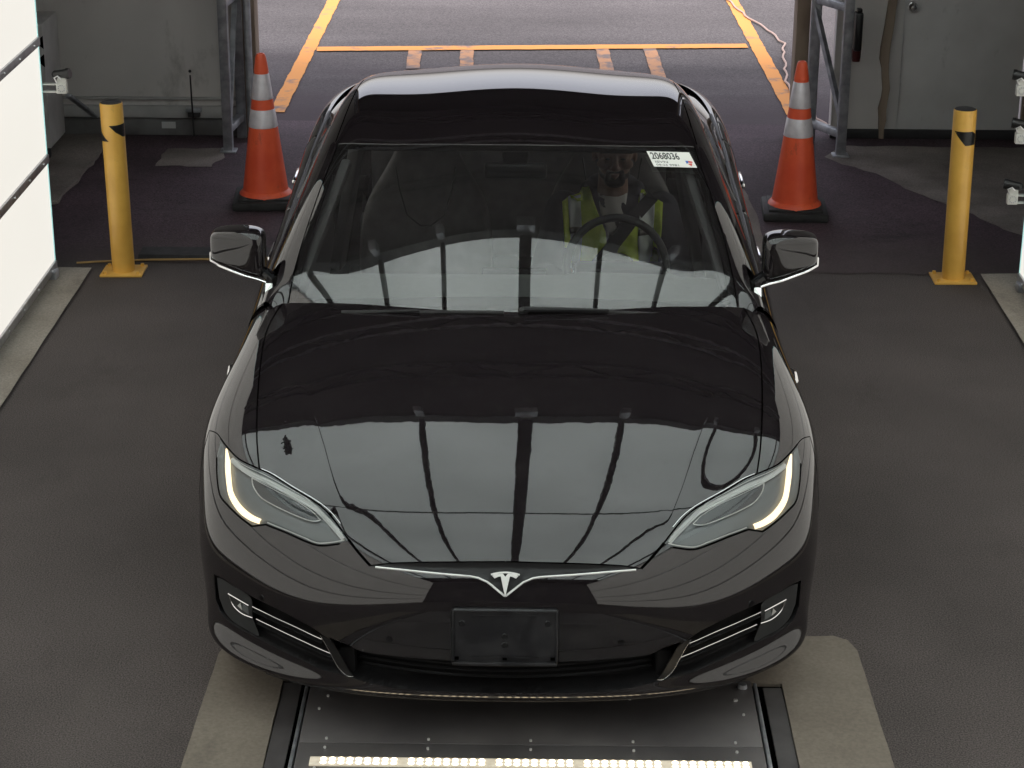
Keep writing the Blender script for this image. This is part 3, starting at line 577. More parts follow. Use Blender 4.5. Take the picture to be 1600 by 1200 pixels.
SIDE = [
[(0.865,1.46,0.955),(0.9,1.46,0.915),(0.938,1.46,0.84),(0.962,1.46,0.64),(0.953,1.46,0.45),(0.93,1.46,0.28)],
[(0.875,1.8,0.975),(0.91,1.8,0.94),(0.94,1.8,0.85),(0.958,1.8,0.64),(0.945,1.8,0.43),(0.925,1.8,0.25)],
[(0.882,2.2,0.992),(0.915,2.2,0.955),(0.943,2.2,0.86),(0.958,2.2,0.64),(0.942,2.2,0.43),(0.925,2.2,0.25)],
[(0.885,2.65,1.005),(0.918,2.65,0.968),(0.946,2.65,0.87),(0.96,2.65,0.65),(0.944,2.65,0.43),(0.925,2.65,0.25)],
[(0.885,3.1,1.018),(0.922,3.1,0.98),(0.955,3.1,0.88),(0.966,3.1,0.67),(0.95,3.1,0.44),(0.928,3.1,0.25)],
[(0.885,3.5,1.035),(0.93,3.5,0.995),(0.97,3.5,0.89),(0.98,3.5,0.7),(0.968,3.5,0.46),(0.94,3.5,0.26)],
[(0.87,3.9,1.052),(0.925,3.9,1.01),(0.972,3.9,0.89),(0.982,3.9,0.72),(0.972,3.9,0.46),(0.945,3.9,0.27)],
[(0.82,4.3,1.055),(0.88,4.3,1.02),(0.935,4.32,0.89),(0.955,4.32,0.72),(0.95,4.32,0.47),(0.93,4.32,0.28)],
[(0.74,4.62,1.04),(0.79,4.64,1),(0.85,4.68,0.88),(0.89,4.68,0.72),(0.9,4.66,0.47),(0.88,4.64,0.29)],
[(0.45,4.8,1.035),(0.48,4.84,0.99),(0.55,4.9,0.88),(0.6,4.93,0.72),(0.62,4.93,0.47),(0.6,4.9,0.3)],
[(0,4.88,1.03),(0,4.92,0.99),(0,4.96,0.88),(0,4.98,0.72),(0,4.98,0.47),(0,4.95,0.3)]]
T = {'hl_up': [[13.021, 3.508], [12.811, 3.743], [12.465, 4.023], [11.997, 4.152], [11.652, 4.239], [11.288, 4.426], [10.818, 4.69], [10.543, 4.934], [10.355, 5.248], [10.185, 5.6]], 'hl_low': [[10.352, 5.722], [10.697, 5.83], [10.864, 5.828], [11.082, 5.773], [11.492, 5.674], [11.939, 5.626], [12.32, 5.826], [12.657, 5.688], [12.985, 5.479], [13.194, 5.265], [13.239, 4.773], [13.195, 4.102]], 'drl': [[12.85, 3.776], [12.833, 4.156], [12.85, 4.586], [12.835, 5.11], [12.627, 5.442], [12.354, 5.579], [12.085, 5.599]], 'upband': [[12.72, 4.06], [12.449, 4.238], [12.14, 4.348], [11.715, 4.437], [11.305, 4.583], [10.831, 4.816], [10.622, 5.042], [10.445, 5.296], [10.276, 5.572]], 'lowchrome': [[10.261, 5.608], [10.458, 5.684], [10.739, 5.763], [10.891, 5.749], [11.049, 5.696], [11.43, 5.609], [11.9, 5.552]], 'loop': [[12.152, 4.457], [12.156, 4.592], [12.123, 4.73], [11.968, 4.926], [11.636, 5.038], [11.244, 5.139], [10.924, 5.216], [10.779, 5.214], [10.67, 5.168]], 'loopup': [[12.152, 4.457], [11.672, 4.597], [11.195, 4.749], [10.847, 4.958], [10.67, 5.168]], 'hood_rear': [[7.997, 0.272], [9.304, 0.266], [10.226, 0.156], [11.001, 0.061], [11.679, 0.0], [11.985, 0.0]], 'seam': [[11.985, 0.0], [12.056, 0.0], [12.239, 0.362], [12.303, 0.699], [12.265, 1.077], [12.149, 1.671], [12.047, 2.298], [11.983, 2.86], [11.942, 3.627], [11.955, 4.164]], 'hood_gap': [[10.185, 5.6], [10.034, 5.898], [9.85, 6.23]], 'hood_front': [[9.85, 6.23], [9.629, 6.159], [9.434, 6.121], [9.068, 6.087], [8.726, 6.069], [8.007, 6.045]], 'chrome': [[9.849, 6.253], [9.326, 6.307], [8.817, 6.381], [8.436, 6.435], [8.343, 6.47], [8.226, 6.579], [8.111, 6.778], [8.006, 6.964]], 'fb_seam': [[13.021, 3.508], [13.132, 3.372], [13.299, 3.272], [13.569, 3.16]], 'grille_top': [[10.292, 8.795], [10.158, 8.974], [10.006, 9.1], [9.651, 9.157], [9.211, 9.218], [8.566, 9.282], [8.008, 9.275]], 'grille_bot': [[8.008, 10.762], [8.746, 10.766], [9.305, 10.77], [9.726, 10.633], [10.075, 10.479]], 'grille_side': [[10.141, 10.344], [10.25, 9.833], [10.365, 9.267]], 'in_up': [[13.79, 8.046], [13.478, 7.984], [13.093, 7.992], [12.522, 8.013], [11.701, 8.08], [11.077, 8.326], [10.783, 8.563], [10.535, 8.844]], 'in_low': [[10.197, 10.333], [10.442, 10.302], [10.777, 10.251], [11.117, 10.06], [11.747, 9.812], [12.388, 9.686], [13.066, 9.69], [13.579, 9.578], [13.874, 9.168]], 'blade': [[10.786, 8.667], [10.681, 9.035], [10.586, 9.471], [10.478, 9.95], [10.362, 10.231], [10.266, 10.358], [10.189, 10.33], [10.301, 9.851], [10.426, 9.289], [10.538, 8.946], [10.683, 8.708]], 'slat1': [[12.497, 8.441], [12.004, 8.457], [11.353, 8.58], [10.77, 8.847]], 'slat2': [[12.41, 8.885], [11.855, 8.922], [11.224, 9.105], [10.586, 9.44]], 'fog': [[13.721, 8.153], [13.466, 8.07], [13.139, 8.068], [12.53, 8.121], [12.526, 8.888], [12.338, 9.587], [12.683, 9.587], [13.089, 9.591], [13.49, 9.424], [13.729, 8.987]], 'fogl1': [[13.283, 8.484], [12.943, 8.462], [12.596, 8.459]], 'fogl2': [[13.259, 8.517], [13.189, 8.749], [13.071, 8.898], [12.831, 8.97], [12.507, 8.901]], 'foglamp': [[12.865, 8.532], [12.989, 8.755], [12.834, 8.823]], 'foglamp2': [[12.782, 8.522], [12.844, 8.803], [12.622, 8.851], [12.622, 8.535]], 'pins': [[9.561, 8.51]], 'tow': [[9.076, 8.496]], 'crease': [[9.88, 6.031], [10.021, 5.688], [10.162, 5.359], [10.33, 4.656], [10.514, 3.788], [10.736, 3.127], [11.002, 2.458], [11.294, 1.629], [11.496, 0.932]], 'logo': [[8.009, 6.213]], 'brk': [[8.688, 7.251], [8.693, 9.349]], 'ws_l': [[6.975, 4.002], [7.724, 4.027], [8.794, 4.134], [9.8, 4.226], [10.974, 4.291], [11.762, 3.287], [11.615, 2.194], [11.217, 1.057], [11.073, 0.588]], 'roofglass': [[10.974, 4.291], [10.841, 5.056], [13.368, 9.915]]}
# hood crease: the outer part of the hood drops away from a soft ridge line
_cy = np.array([-.2,.05,.1,.2,.35,.5,.7,.95,1.2,1.6]); _cx = np.array([.40,.43,.45,.485,.53,.57,.63,.70,.75,.78])
def crease(P):
    ax = np.abs(P[..., 0]); s = ax-np.interp(P[..., 1], _cy, _cx); L = .05; w = .010
    sp = .5*(s+np.sqrt(s*s+w*w)); h = -.0016*(sp/L)*np.exp(1-np.clip(sp/L, 0, 20)) + .0034*np.exp(-np.sqrt(s*s+w*w)/.05)
    f = np.clip((P[..., 1]-.10)/.15, 0, 1)*np.clip((1.05-P[..., 1])/.45, 0, 1)*np.clip((P[..., 2]-.66)/.05, 0, 1)
    o = np.zeros_like(P); o[..., 2] = h*f; return o
SF = Surf(fitnet(full(FRONT), .05, .05), -1, crease)
SG = Surf(fitnet(full(GREEN), .04, .04), 1)
_sd = np.array(SIDE, float)
SR = Surf(fitnet(_sd, .03, .04), 1)
_sl = _sd.copy(); _sl[..., 0] *= -1
SL = Surf(fitnet(_sl, .03, .04), -1)
def resample(pl, step):
    out = []
    for a, b in zip(pl[:-1], pl[1:]):
        n = max(1, int(math.hypot(b[0]-a[0], b[1]-a[1])/step)); out += [(a[0]+(b[0]-a[0])*k/n, a[1]+(b[1]-a[1])*k/n) for k in range(n)]
    return out+[tuple(pl[-1])]
def smooth_pl(pl, step=.08):            # Catmull-Rom through the points
    P = [np.array(p, float) for p in pl]; P = [2*P[0]-P[1]]+P+[2*P[-1]-P[-2]]; out = []
    for i in range(1, len(P)-2):
        a, b, c, d = P[i-1:i+3]; n = max(1, int(np.linalg.norm(c-b)/step))
        for k in range(n):
            t = k/n; out.append(tuple(.5*((2*b)+(-a+c)*t+(2*a-5*b+4*c-d)*t*t+(-a+3*b-3*c+d)*t**3)))
    return out+[tuple(P[-2])]
def inpoly(px, py, poly):
    x, y = np.asarray(px), np.asarray(py); c = np.zeros(x.shape, bool); n = len(poly)
    for i in range(n):
        (x0, y0), (x1, y1) = poly[i], poly[i-1]
        if y0 == y1: continue
        m = ((y0 > y) != (y1 > y)) & (x < (x1-x0)*(y-y0)/(y1-y0)+x0); c ^= m
    return c
def mirror(pl, s): return [(s.nu-1-u, v) for u, v in pl]
def panels(S, regs, domain, step, fine=None, extra=None):
    """One constrained triangulation of the sheet; regs: list of (name, polygon, material, parent, depth) in priority order."""
    pts = []; edges = []
    def add(pl, closed=True):
        b = len(pts); pts.extend(pl); n = len(pl)
        for k in range(n if closed else n-1): edges.append((b+k, b+(k+1) % n))
    u0, u1, v0, v1 = domain
    add(resample([(u0,v0),(u1,v0),(u1,v1),(u0,v1),(u0,v0)], step)[:-1])
    bounds = []
    for r in regs:
        if r[1] is not None:
            pl = r[1]; add(pl); bounds += pl
    B = np.array(bounds) if bounds else np.zeros((1,2))-99
    gu, gv = np.meshgrid(np.arange(u0+step/2, u1, step), np.arange(v0+step/2, v1, step)); G2 = np.stack([gu.ravel(), gv.ravel()], -1)
    if fine:
        for (poly, st) in fine:
            P = np.array(poly); a, b = P.min(0), P.max(0)
            fu, fv = np.meshgrid(np.arange(a[0], b[0], st), np.arange(a[1], b[1], st)); m = inpoly(fu.ravel(), fv.ravel(), poly)
            G2 = G2[~inpoly(G2[:,0], G2[:,1], poly)]; G2 = np.concatenate([G2, np.stack([fu.ravel()[m], fv.ravel()[m]], -1)])
    if extra is not None:
        E_ = np.array(extra); G2 = G2[np.concatenate([((G2[i:i+2000, None]-E_[None])**2).sum(-1).min(1) > .035**2 for i in range(0, len(G2), 2000)])]; G2 = np.concatenate([G2, E_])
    keep = []
    for i in range(0, len(G2), 2000):
        d = ((G2[i:i+2000, None]-B[None])**2).sum(-1).min(1) if len(B) < 5000 else np.ones(len(G2[i:i+2000])); keep.append(d > (.018)**2)
    G2 = G2[np.concatenate(keep)]
    pts = [Vector(p) for p in pts]+[Vector(p) for p in G2]
    vo, eo, fo, *_ = geometry.delaunay_2d_cdt(pts, edges, [], 0, 1e-5)
    V = np.array([tuple(v) for v in vo]); Fc = [f for f in fo if len(f) == 3]; A = np.array(Fc); cen = V[A].mean(1)
    own = np.full(len(A), -1)
    for k, r in reversed(list(enumerate(regs))):
        if r[1] is None: own[:] = k
        else: own[inpoly(cen[:,0], cen[:,1], r[1])] = k
    P3 = S.ev(V[:,0], V[:,1]); N3 = S.nrm(V[:,0], V[:,1]); out = {}
    for k, r in enumerate(regs):
        if r[0] is None or not (own == k).any(): continue
        tri = A[own == k]; ids, inv_ = np.unique(tri, return_inverse=True); tri = inv_.reshape(-1, 3)
        p, n = P3[ids].copy(), N3[ids]
        if len(r) > 4 and r[4]:
            dep = r[4]; bp = np.array(resample(list(r[1])+[r[1][0]], .03)); b3 = S.ev(bp[:,0], bp[:,1])
            d = np.sqrt(np.concatenate([((p[i:i+500, None]-b3[None])**2).sum(-1).min(1) for i in range(0, len(p), 500)]))
            w = np.clip((d-.0015)/.012, 0, 1); w = w*w*(3-2*w)
            dirv = np.array([0,1,0]) if dep > .02 else -n
            p = p+dirv*dep*w[:, None]
        me = bpy.data.meshes.new(r[0]); tt = tri if S.sgn > 0 else tri[:, ::-1]
        me.from_pydata(p.tolist(), [], tt.tolist()); me.materials.append(r[2]); me.polygons.foreach_set('use_smooth', [True]*len(me.polygons))
        if not (len(r) > 4 and r[4]): me.normals_split_custom_set_from_vertices(n.tolist())
        o = bpy.data.objects.new(r[0], me); COL.objects.link(o); o.parent = r[3]; out.setdefault(r[0], []).append(o)
    return out
def lay(S, pl, off=0., step=.05, smooth=True):
    pl = smooth_pl(pl, step) if smooth else resample(pl, step); a = np.array(pl); return S.ev(a[:,0], a[:,1])+S.nrm(a[:,0], a[:,1])*off, S.nrm(a[:,0], a[:,1])
def ribbon(name, S, pl, w, off, m, parent, taper=None, crown=0., step=.05, both=True, smooth=True, dy=0.):
    outs = []
    for q in ([pl, mirror(pl, S)] if both else [pl]):
        P, N = lay(S, q, off, step, smooth); n = len(P); mb = MB(); rows = []
        P = P+np.array([0,dy,0])
        for i in range(n):
            t = P[min(i+1,n-1)]-P[max(i-1,0)]; t = t/np.linalg.norm(t); s_ = np.cross(N[i], t); ww = w*(taper(i/(n-1)) if taper else 1)/2
            rows.append([mb.bm.verts.new(P[i]-s_*ww-N[i]*(crown+off+.0008)), mb.bm.verts.new(P[i]-s_*ww*.8), mb.bm.verts.new(P[i]+N[i]*crown), mb.bm.verts.new(P[i]+s_*ww*.8), mb.bm.verts.new(P[i]+s_*ww-N[i]*(crown+off+.0008))])
        for i in range(n-1):
            for k in range(4): mb.bm.faces.new((rows[i][k], rows[i][k+1], rows[i+1][k+1], rows[i+1][k]))
        outs.append(obj(name, mb, m, parent, smooth=50))
    return outs
def patch(name, S, poly, off, m, parent, both=True, step=.06, dy=0.):
    outs = []
    for q in ([poly, mirror(poly, S)] if both else [poly]):
        P = np.array(q); a, b = P.min(0), P.max(0); gu, gv = np.meshgrid(np.arange(a[0], b[0], step), np.arange(a[1], b[1], step)); mk = inpoly(gu.ravel(), gv.ravel(), q)
        G2 = np.stack([gu.ravel()[mk], gv.ravel()[mk]], -1); G2 = [g for g in G2 if ((P-g)**2).sum(-1).min() > (.35*step)**2]
        pts = [Vector(p) for p in q]+[Vector(g) for g in G2]; n = len(q)
        vo, eo, fo, *_ = geometry.delaunay_2d_cdt(pts, [(k, (k+1) % n) for k in range(n)], [], 1, 1e-6)
        V = np.array([tuple(v) for v in vo]); P3 = S.ev(V[:,0], V[:,1]); N3 = S.nrm(V[:,0], V[:,1]); P3 = P3+N3*off+np.array([0,dy,0])
        me = bpy.data.meshes.new(name); fo = [list(f) for f in fo if len(f) > 2]
        sg = S.sgn; A2 = np.array([f[:3] for f in fo]); e1 = V[A2[:,1]]-V[A2[:,0]]; e2 = V[A2[:,2]]-V[A2[:,0]]; ar = (e1[:,0]*e2[:,1]-e1[:,1]*e2[:,0])*sg
        fo = [f if s_ > 0 else f[::-1] for f, s_ in zip(fo, ar)]
        me.from_pydata(P3.tolist(), [], fo); me.materials.append(m); me.polygons.foreach_set('use_smooth', [True]*len(me.polygons)); me.normals_split_custom_set_from_vertices(N3.tolist())
        o = bpy.data.objects.new(name, me); COL.objects.link(o); o.parent = parent; outs.append(o)
    return outs
car = thing('car', 'glossy black electric sedan facing the camera with headlights on and a driver inside', 'car', (0,0,0))
hl_up, hl_low = T['hl_up'], T['hl_low']
HU = smooth_pl(hl_up, .06); HLo = smooth_pl(hl_low[:6], .06)[:-1]+smooth_pl(hl_low[5:7], .06)[:-1]+smooth_pl(hl_low[6:], .06)
hl_poly = HU[:-1]+[tuple(hl_up[-1])]+HLo; hl_poly = [p for i, p in enumerate(hl_poly) if i == 0 or math.hypot(p[0]-hl_poly[i-1][0], p[1]-hl_poly[i-1][1]) > .01]
k3 = min(range(len(HU)), key=lambda i: math.hypot(HU[i][0]-T['seam'][-1][0], HU[i][1]-T['seam'][-1][1])); junction = HU[k3]
seamR = smooth_pl(T['seam'][1:-1]+[junction], .08)
gapR = smooth_pl(T['hood_gap'], .06); hfR = smooth_pl(T['hood_front'], .08); hrR = smooth_pl(T['hood_rear'][:5], .08)
half = hrR+seamR[:-1]+HU[k3:-1]+gapR+hfR[1:]
half = [(max(u, 8.0), v) for u, v in half]; half[0] = (8.0, half[0][1]); half[-1] = (8.0, half[-1][1])
hood_poly = half+mirror(half, SF)[::-1][1:-1]
# wheel arch outline on the sheet
def side_uv(S, ys, zs, u, v):
    out = []
    for y, z in zip(ys, zs):
        for _ in range(40):
            P = S.ev(u, v); e = 1e-3; Pu = (S.ev(u+e, v)-P)/e; Pv = (S.ev(u, v+e)-P)/e
            J = np.array([[Pu[1], Pv[1]],[Pu[2], Pv[2]]]); r = np.array([P[1]-y, P[2]-z])
            st = np.linalg.lstsq(J.T@J+1e-6*np.eye(2), -J.T@r, rcond=None)[0]; st = np.clip(st, -.4, .4)
            u = float(np.clip(u+st[0], 0, S.nu-1)); v = float(np.clip(v+st[1], 0, S.nv-1))
        out.append((u, v))
    return out
WY, WZ, WR = .915, .345, .372
an = np.linspace(R_(188), R_(-8), 40)
arch = side_uv(SF, WY+WR*np.cos(an), WZ+WR*np.sin(an), 15.2, 8.)
arch_poly = arch+[(16.0, arch[-1][1]), (16.0, arch[0][1])]
fbR = smooth_pl(T['fb_seam'], .08); kA = 9; fb2 = smooth_pl([fbR[-1], ((fbR[-1][0]+arch[kA][0])/2, (fbR[-1][1]+arch[kA][1])/2+.1), arch[kA]], .08)
hl_mid = HU[:k3+1]
fender = seamR[::-1]+[(11.985,0),(16,0)]+[(16.0, arch[-1][1])]+arch[::-1][:len(arch)-kA]+fb2[::-1][1:]+fbR[::-1][1:]+hl_mid[1:]
gtop = smooth_pl(T['grille_top'][::-1], .08); gside = T['grille_side'][::-1]; gbot = smooth_pl(T['grille_bot'][::-1], .08)
gtop = gtop[:-1]+[(gtop[-1][0]+.30, gtop[-1][1]-.12)]; gside = [(u+.26, v) for u, v in T['grille_side'][::-1]]
gh = [(8.0, gtop[0][1])]+gtop[1:]+gside+gbot[:-1]+[(8.0, gbot[-1][1])]
grille = gh+mirror(gh, SF)[::-1][1:-1]
intake = smooth_pl(T['in_up'], .08)+smooth_pl(T['in_low'], .08)
chm = smooth_pl(T['chrome'][:5], .08)[:-1]+smooth_pl(T['chrome'][4:], .08)
bh = hfR[::-1]+chm[1:]; bh[0] = (8.0, bh[0][1]); bh[-1] = (8.0, bh[-1][1])
band = bh+mirror(bh, SF)[::-1][1:-1]
mi = lambda p: mirror(p, SF)
P_ = M['paint']
regs = [(None, arch_poly, None, None), (None, mi(arch_poly), None, None),
 ('headlight', hl_poly, M['hl_house'], car, .012), ('headlight', mi(hl_poly), M['hl_house'], car, .012),
 ('air_intake', intake, M['matte_black'], car, .045), ('air_intake', mi(intake), M['matte_black'], car, .045),
 ('lower_grille', grille, M['matte_black'], car, .085),
 ('nose_band', band, M['satin_black'], car, .010),
 ('hood', hood_poly, P_, car), ('front_fender', fender, P_, car), ('front_fender', mi(fender), P_, car), ('front_bumper', None, P_, car)]
ex = []
for v in np.arange(.3, 6.0, .05):
    uu = np.linspace(8.5, 12, 400); P = SF.ev(uu, np.full(400, v)); k = int(np.argmin(np.abs(P[:,0]-np.interp(P[:,1], _cy, _cx))))
    for d in (-.22,-.14,-.08,-.04,0,.04,.08,.14,.22): ex += [(uu[k]+d, v), (16-uu[k]-d, v)]
parts = panels(SF, regs, (0, 16, 0, 12), .10, extra=ex, fine=[(hl_poly, .05), (mi(hl_poly), .05), (grille, .06), (intake, .05), (mi(intake), .05), (band, .06)])
gp = parts['lower_grille'][0]
# panel gaps and trim
for nm, pl, w, par in (('panel_gap', seamR, .0055, None), ('panel_gap', [junction]+gapR, .009, None), ('panel_gap', fbR+fb2[1:], .0035, None), ('panel_gap', HU, .0055, None), ('panel_gap', HLo, .0065, None)):
    ribbon(nm, SF, pl if pl[0] != junction or pl is seamR else gapR, w, .0006, M['gap'], car, smooth=False, step=.08)
ribbon('panel_gap', SF, [(a, b) for a, b in hfR], .004, .0004, M['gap'], car, smooth=False)
ribbon('chrome_line', SF, chm[1:], .0066, .004, M['bright_trim'], car, crown=.0018, smooth=False, step=.05)
ribbon('seam_highlight', SF, [(u-.055, v-.02) for u, v in HU[k3:-6]], .0022, .0006, M['satin_chrome'], car, smooth=False)  # bright ribbon stands in for the glint along the headlight seam
# headlights: light guide, reflector band, projector loop, clear lens
hlR, hlL = parts['headlight']
for side in (0, 1):
    par = parts['headlight'][side]; f = (lambda p: p) if side == 0 else mi
    kw = dict(both=False)
    ribbon('reflector_band', SF, f(T['upband']), .0165, -.0045, M['hl_band'], par, crown=.001, **kw)
    ribbon('running_light', SF, f(T['drl']), .0165, -.003, M['drl'], par, taper=lambda t: .35+.9*min(1, t*5)*(1 if t < .8 else 1-(t-.8)*1.5), crown=.002, **kw)
    ribbon('trim_line', SF, f(T['upband'][2:]), .0022, -.0022, M['bright_trim'], par, crown=.0008, **kw)
    ribbon('trim_line', SF, f([(u+.10, v-.16) for u, v in T['upband'][1:-1]]+[T['upband'][-1]]), .0022, -.0022, M['bright_trim'], par, crown=.0008, **kw)
    ribbon('trim_line', SF, f([(u-.02, v+.10) for u, v in T['upband'][1:-1]]), .0022, -.0022, M['bright_trim'], par, crown=.0008, **kw)
    ribbon('trim_line', SF, f(T['lowchrome']), .0042, -.002, M['bright_trim'], par, crown=.001, **kw)
    ribbon('projector_rim', SF, f(T['loop']), .0036, -.002, M['bright_trim'], par, crown=.001, **kw)
    ribbon('projector_rim', SF, f(T['loopup']), .0028, -.002, M['bright_trim'], par, crown=.001, **kw)
    patch('projector', SF, f([p for p in smooth_pl(T['loop'], .08)]+smooth_pl(T['loopup'], .08)[::-1][1:-1]), -.0052, M['fogglass'], par, both=False)
    patch('lens', SF, f(hl_poly), .0004, M['lens'], par, both=False)
# intakes: fog lamp, two bright slats and the leaf-shaped blade
for side in (0, 1):
    par = parts['air_intake'][side]; f = (lambda p: p) if side == 0 else mi
    ribbon('slat', SF, f(T['slat1']), .0060, -.004, M['chrome'], par, both=False, crown=.0015)
    ribbon('slat', SF, f(T['slat2']), .0060, -.004, M['chrome'], par, both=False, crown=.0015)
    for q, wv in ((T['slat1'], .018), (T['slat2'], .018)):
        ribbon('slat', SF, f([(u, v+.09) for u, v in q]), .016, -.009, M['satin_black'], par, both=False)
    patch('blade', SF, f(smooth_pl(T['blade'], .1)), -.002, M['satin_black'], par, both=False)
    ribbon('blade_edge', SF, f(T['blade'][:7]), .0018, -.001, M['satin_chrome'], par, both=False)
    patch('fog_light', SF, f(smooth_pl(T['fog'], .1)), -.004, M['fogglass'], par, both=False)
    ribbon('fog_light_rim', SF, f(T['fogl1']), .0045, -.001, M['chrome'], par, both=False, crown=.001); ribbon('fog_light_rim', SF, f(T['fogl2']), .0040, -.001, M['chrome'], par, both=False, crown=.001)
    patch('fog_reflector', SF, f(T['foglamp']), -.002, M['hl_band'], par, both=False); patch('fog_reflector', SF, f(T['foglamp2']), -.002, M['hl_house'], par, both=False)
# grille slats inside the lower opening
for z, dy in ((.318,.055),(.300,.055),(.282,.055),(.262,.055)):
    P = [(x, .03+.085*(abs(x)/.45)**2+dy, z) for x in np.linspace(-.44,.44,40)]
    obj('grille_slat', MB().tube(P, .0045, 6), M['satin_black'], gp)
for s in (-1, 1): obj('grille_end', MB().box(s*.475,.15,.29,.05,.05,.09,.01), M['matte_black'], gp)
# parking sensors and tow cover
for (u, v) in (T['pins'][0], (T['pins'][0][0]+2.6, 7.9)):
    for uu in (u, 16-u):
        p = SF.ev(uu, v); n = SF.nrm(uu, v); obj('parking_sensor', MB().cyl(p-n*.004, p+n*.0018, .0115, .0095, 20), M['gloss_black'], car)
# emblem on the nose band
def emblem():
    p0 = SF.ev(8.0, 6.52); n = SF.nrm(8.0, 6.52); tdown = SF.ev(8.0, 6.9)-SF.ev(8.0, 6.2); tdown /= np.linalg.norm(tdown); X = np.array([1.,0,0]); E = []
    def put(poly, h0=.003, h1=.007):
        mb = MB(); A = [mb.bm.verts.new(p0+X*x-tdown*y*1.0+n*h0) for x, y in poly]; B = [mb.bm.verts.new(p0+X*x*.96-tdown*y+n*h1) for x, y in poly]; k = len(poly)
        mb.bm.faces.new(B)
        for i in range(k): mb.bm.faces.new((A[i], A[(i+1)%k], B[(i+1)%k], B[i]))
        return mb
    s = .042/1.0
    arc = lambda r0, r1, a0, a1, n=10: [(r0*math.sin(a), r0*math.cos(a)-.115) for a in np.linspace(a0, a1, n)]+[(r1*math.sin(a), r1*math.cos(a)-.115) for a in np.linspace(a1, a0, n)]
    em = thing('x', 'x', 'x'); bpy.data.objects.remove(em)
    top = put(arc(.1395, .1345, -.31, .31)); o = obj('emblem', top, M['bright_trim'], car, smooth=0)
    body = [(-.0385,.0125),(-.030,.0165),(-.012,.0185),(-.0075,.0185),(0,.0095),(.0075,.0185),(.012,.0185),(.030,.0165),(.0385,.0125),(.0315,.0045),(.022,.009),(.0135,.0105),(.0, -.050),(-.0135,.0105),(-.022,.009),(-.0315,.0045)]
    obj('emblem_letter', put(body, .003, .0075), M['bright_trim'], o, smooth=0)
emblem()
# licence plate bracket
br = obj('plate_bracket', MB().box(0,0,0,.314,.018,.178,.012,seg=3), M['bracket'], car, loc=(0,-.010,.446)); br.rotation_euler = (R_(-6),0,0)
mb = MB()
for s in (-1,1): mb.box(s*.1505,-.011,.004,.006,.006,.160,.002)
mb.box(0,-.011,.082,.300,.006,.006,.002); mb.box(0,-.0125,-.080,.306,.010,.012,.004); mb.box(0,-.011,-.060,.20,.003,.003); mb.box(0,-.011,.068,.19,.003,.004)
obj('bracket_rim', mb, M['bracket'], br)
for x, z in ((-.125,.045),(.125,.045),(0,-.022),(0,.005)): obj('bracket_pin', MB().cyl((x,-.008,z),(x,-.0125,z),.0105,.007,16), M['satin_black'], br)
mb = MB()
for x in (-.14,0,.14): mb.box(x,-.0105,-.064,.012,.004,.009)
obj('bracket_slot', mb, M['gap'], br, smooth=0)
# front lip edge strip under the bumper
ribbon('lip_edge', SF, [(8.0,11.55),(9,11.56),(10,11.57),(11,11.58),(12,11.6)], .008, .0012, M['satin_black'], car, crown=.002)
# ---- side body
for S, f, sx in ((SR, 1, 1), (SL, -1, -1)):
    yv = lambda y: float(np.interp(y, _sd[:,2,1], np.arange(len(_sd))))
    an = np.linspace(R_(190), R_(-10), 40); ra = side_uv(S, 3.875+WR*np.cos(an), WZ+WR*np.sin(an), 4., 6.)
    rpoly = ra+[(5.0, ra[-1][1]), (5.0, ra[0][1])]
    v1, v2, v3 = yv(2.52), yv(3.52), yv(4.88)
    rg = [(None, rpoly, None, None), ('front_door', [(0,0),(5,0),(5,v1),(0,v1)], P_, car), ('rear_door', [(0,v1),(5,v1),(5,v2-.3),(2.5,v2-.05),(0,v2)], P_, car), ('rear_fender', None, P_, car)]
    pr = panels(S, rg, (0, 5, 0, 10), .1)
    for pl in ([(0,.03),(5,.03)], [(0,v1),(5,v1)], [(0,v2),(2.5,v2-.05),(5,v2-.3)]): ribbon('panel_gap', S, pl, .005, .0006, M['gap'], car, both=False, smooth=False)
    for nm, v in (('front_door', yv(2.35)), ('rear_door', yv(3.35))):
        p = S.ev(1.9, v); n = S.nrm(1.9, v); h = MB().box(p[0]+n[0]*.008, p[1], p[2], .014, .20, .024, .005)
        obj('door_handle', h, M['chrome'], pr[nm][0])
    ribbon('belt_trim', S, [(.04,.1),(.04,3),(.04,6)], .012, .002, M['satin_black'], car, both=False, crown=.002)
    # side repeater behind the front wheel
    n = SF.nrm(14.0+0 if sx > 0 else 2.0, .35); y0, z0 = 1.44, .70
    mb = MB(); pts = [(sx*.972, y0-.055, z0-.010), (sx*.990, y0-.02, z0+.002), (sx*.992, y0+.03, z0+.014), (sx*.972, y0+.075, z0+.020)]
    obj('side_repeater', mb.tube(pts, .013, 10, taper=lambda t: .5+1.2*t*(1-t)*2), M['chrome'], car)
    # front and rear side underbody skirts
    obj('sill', MB().box(sx*.90,2.40,.235,.06,2.25,.07,.02), M['satin_black'], car)
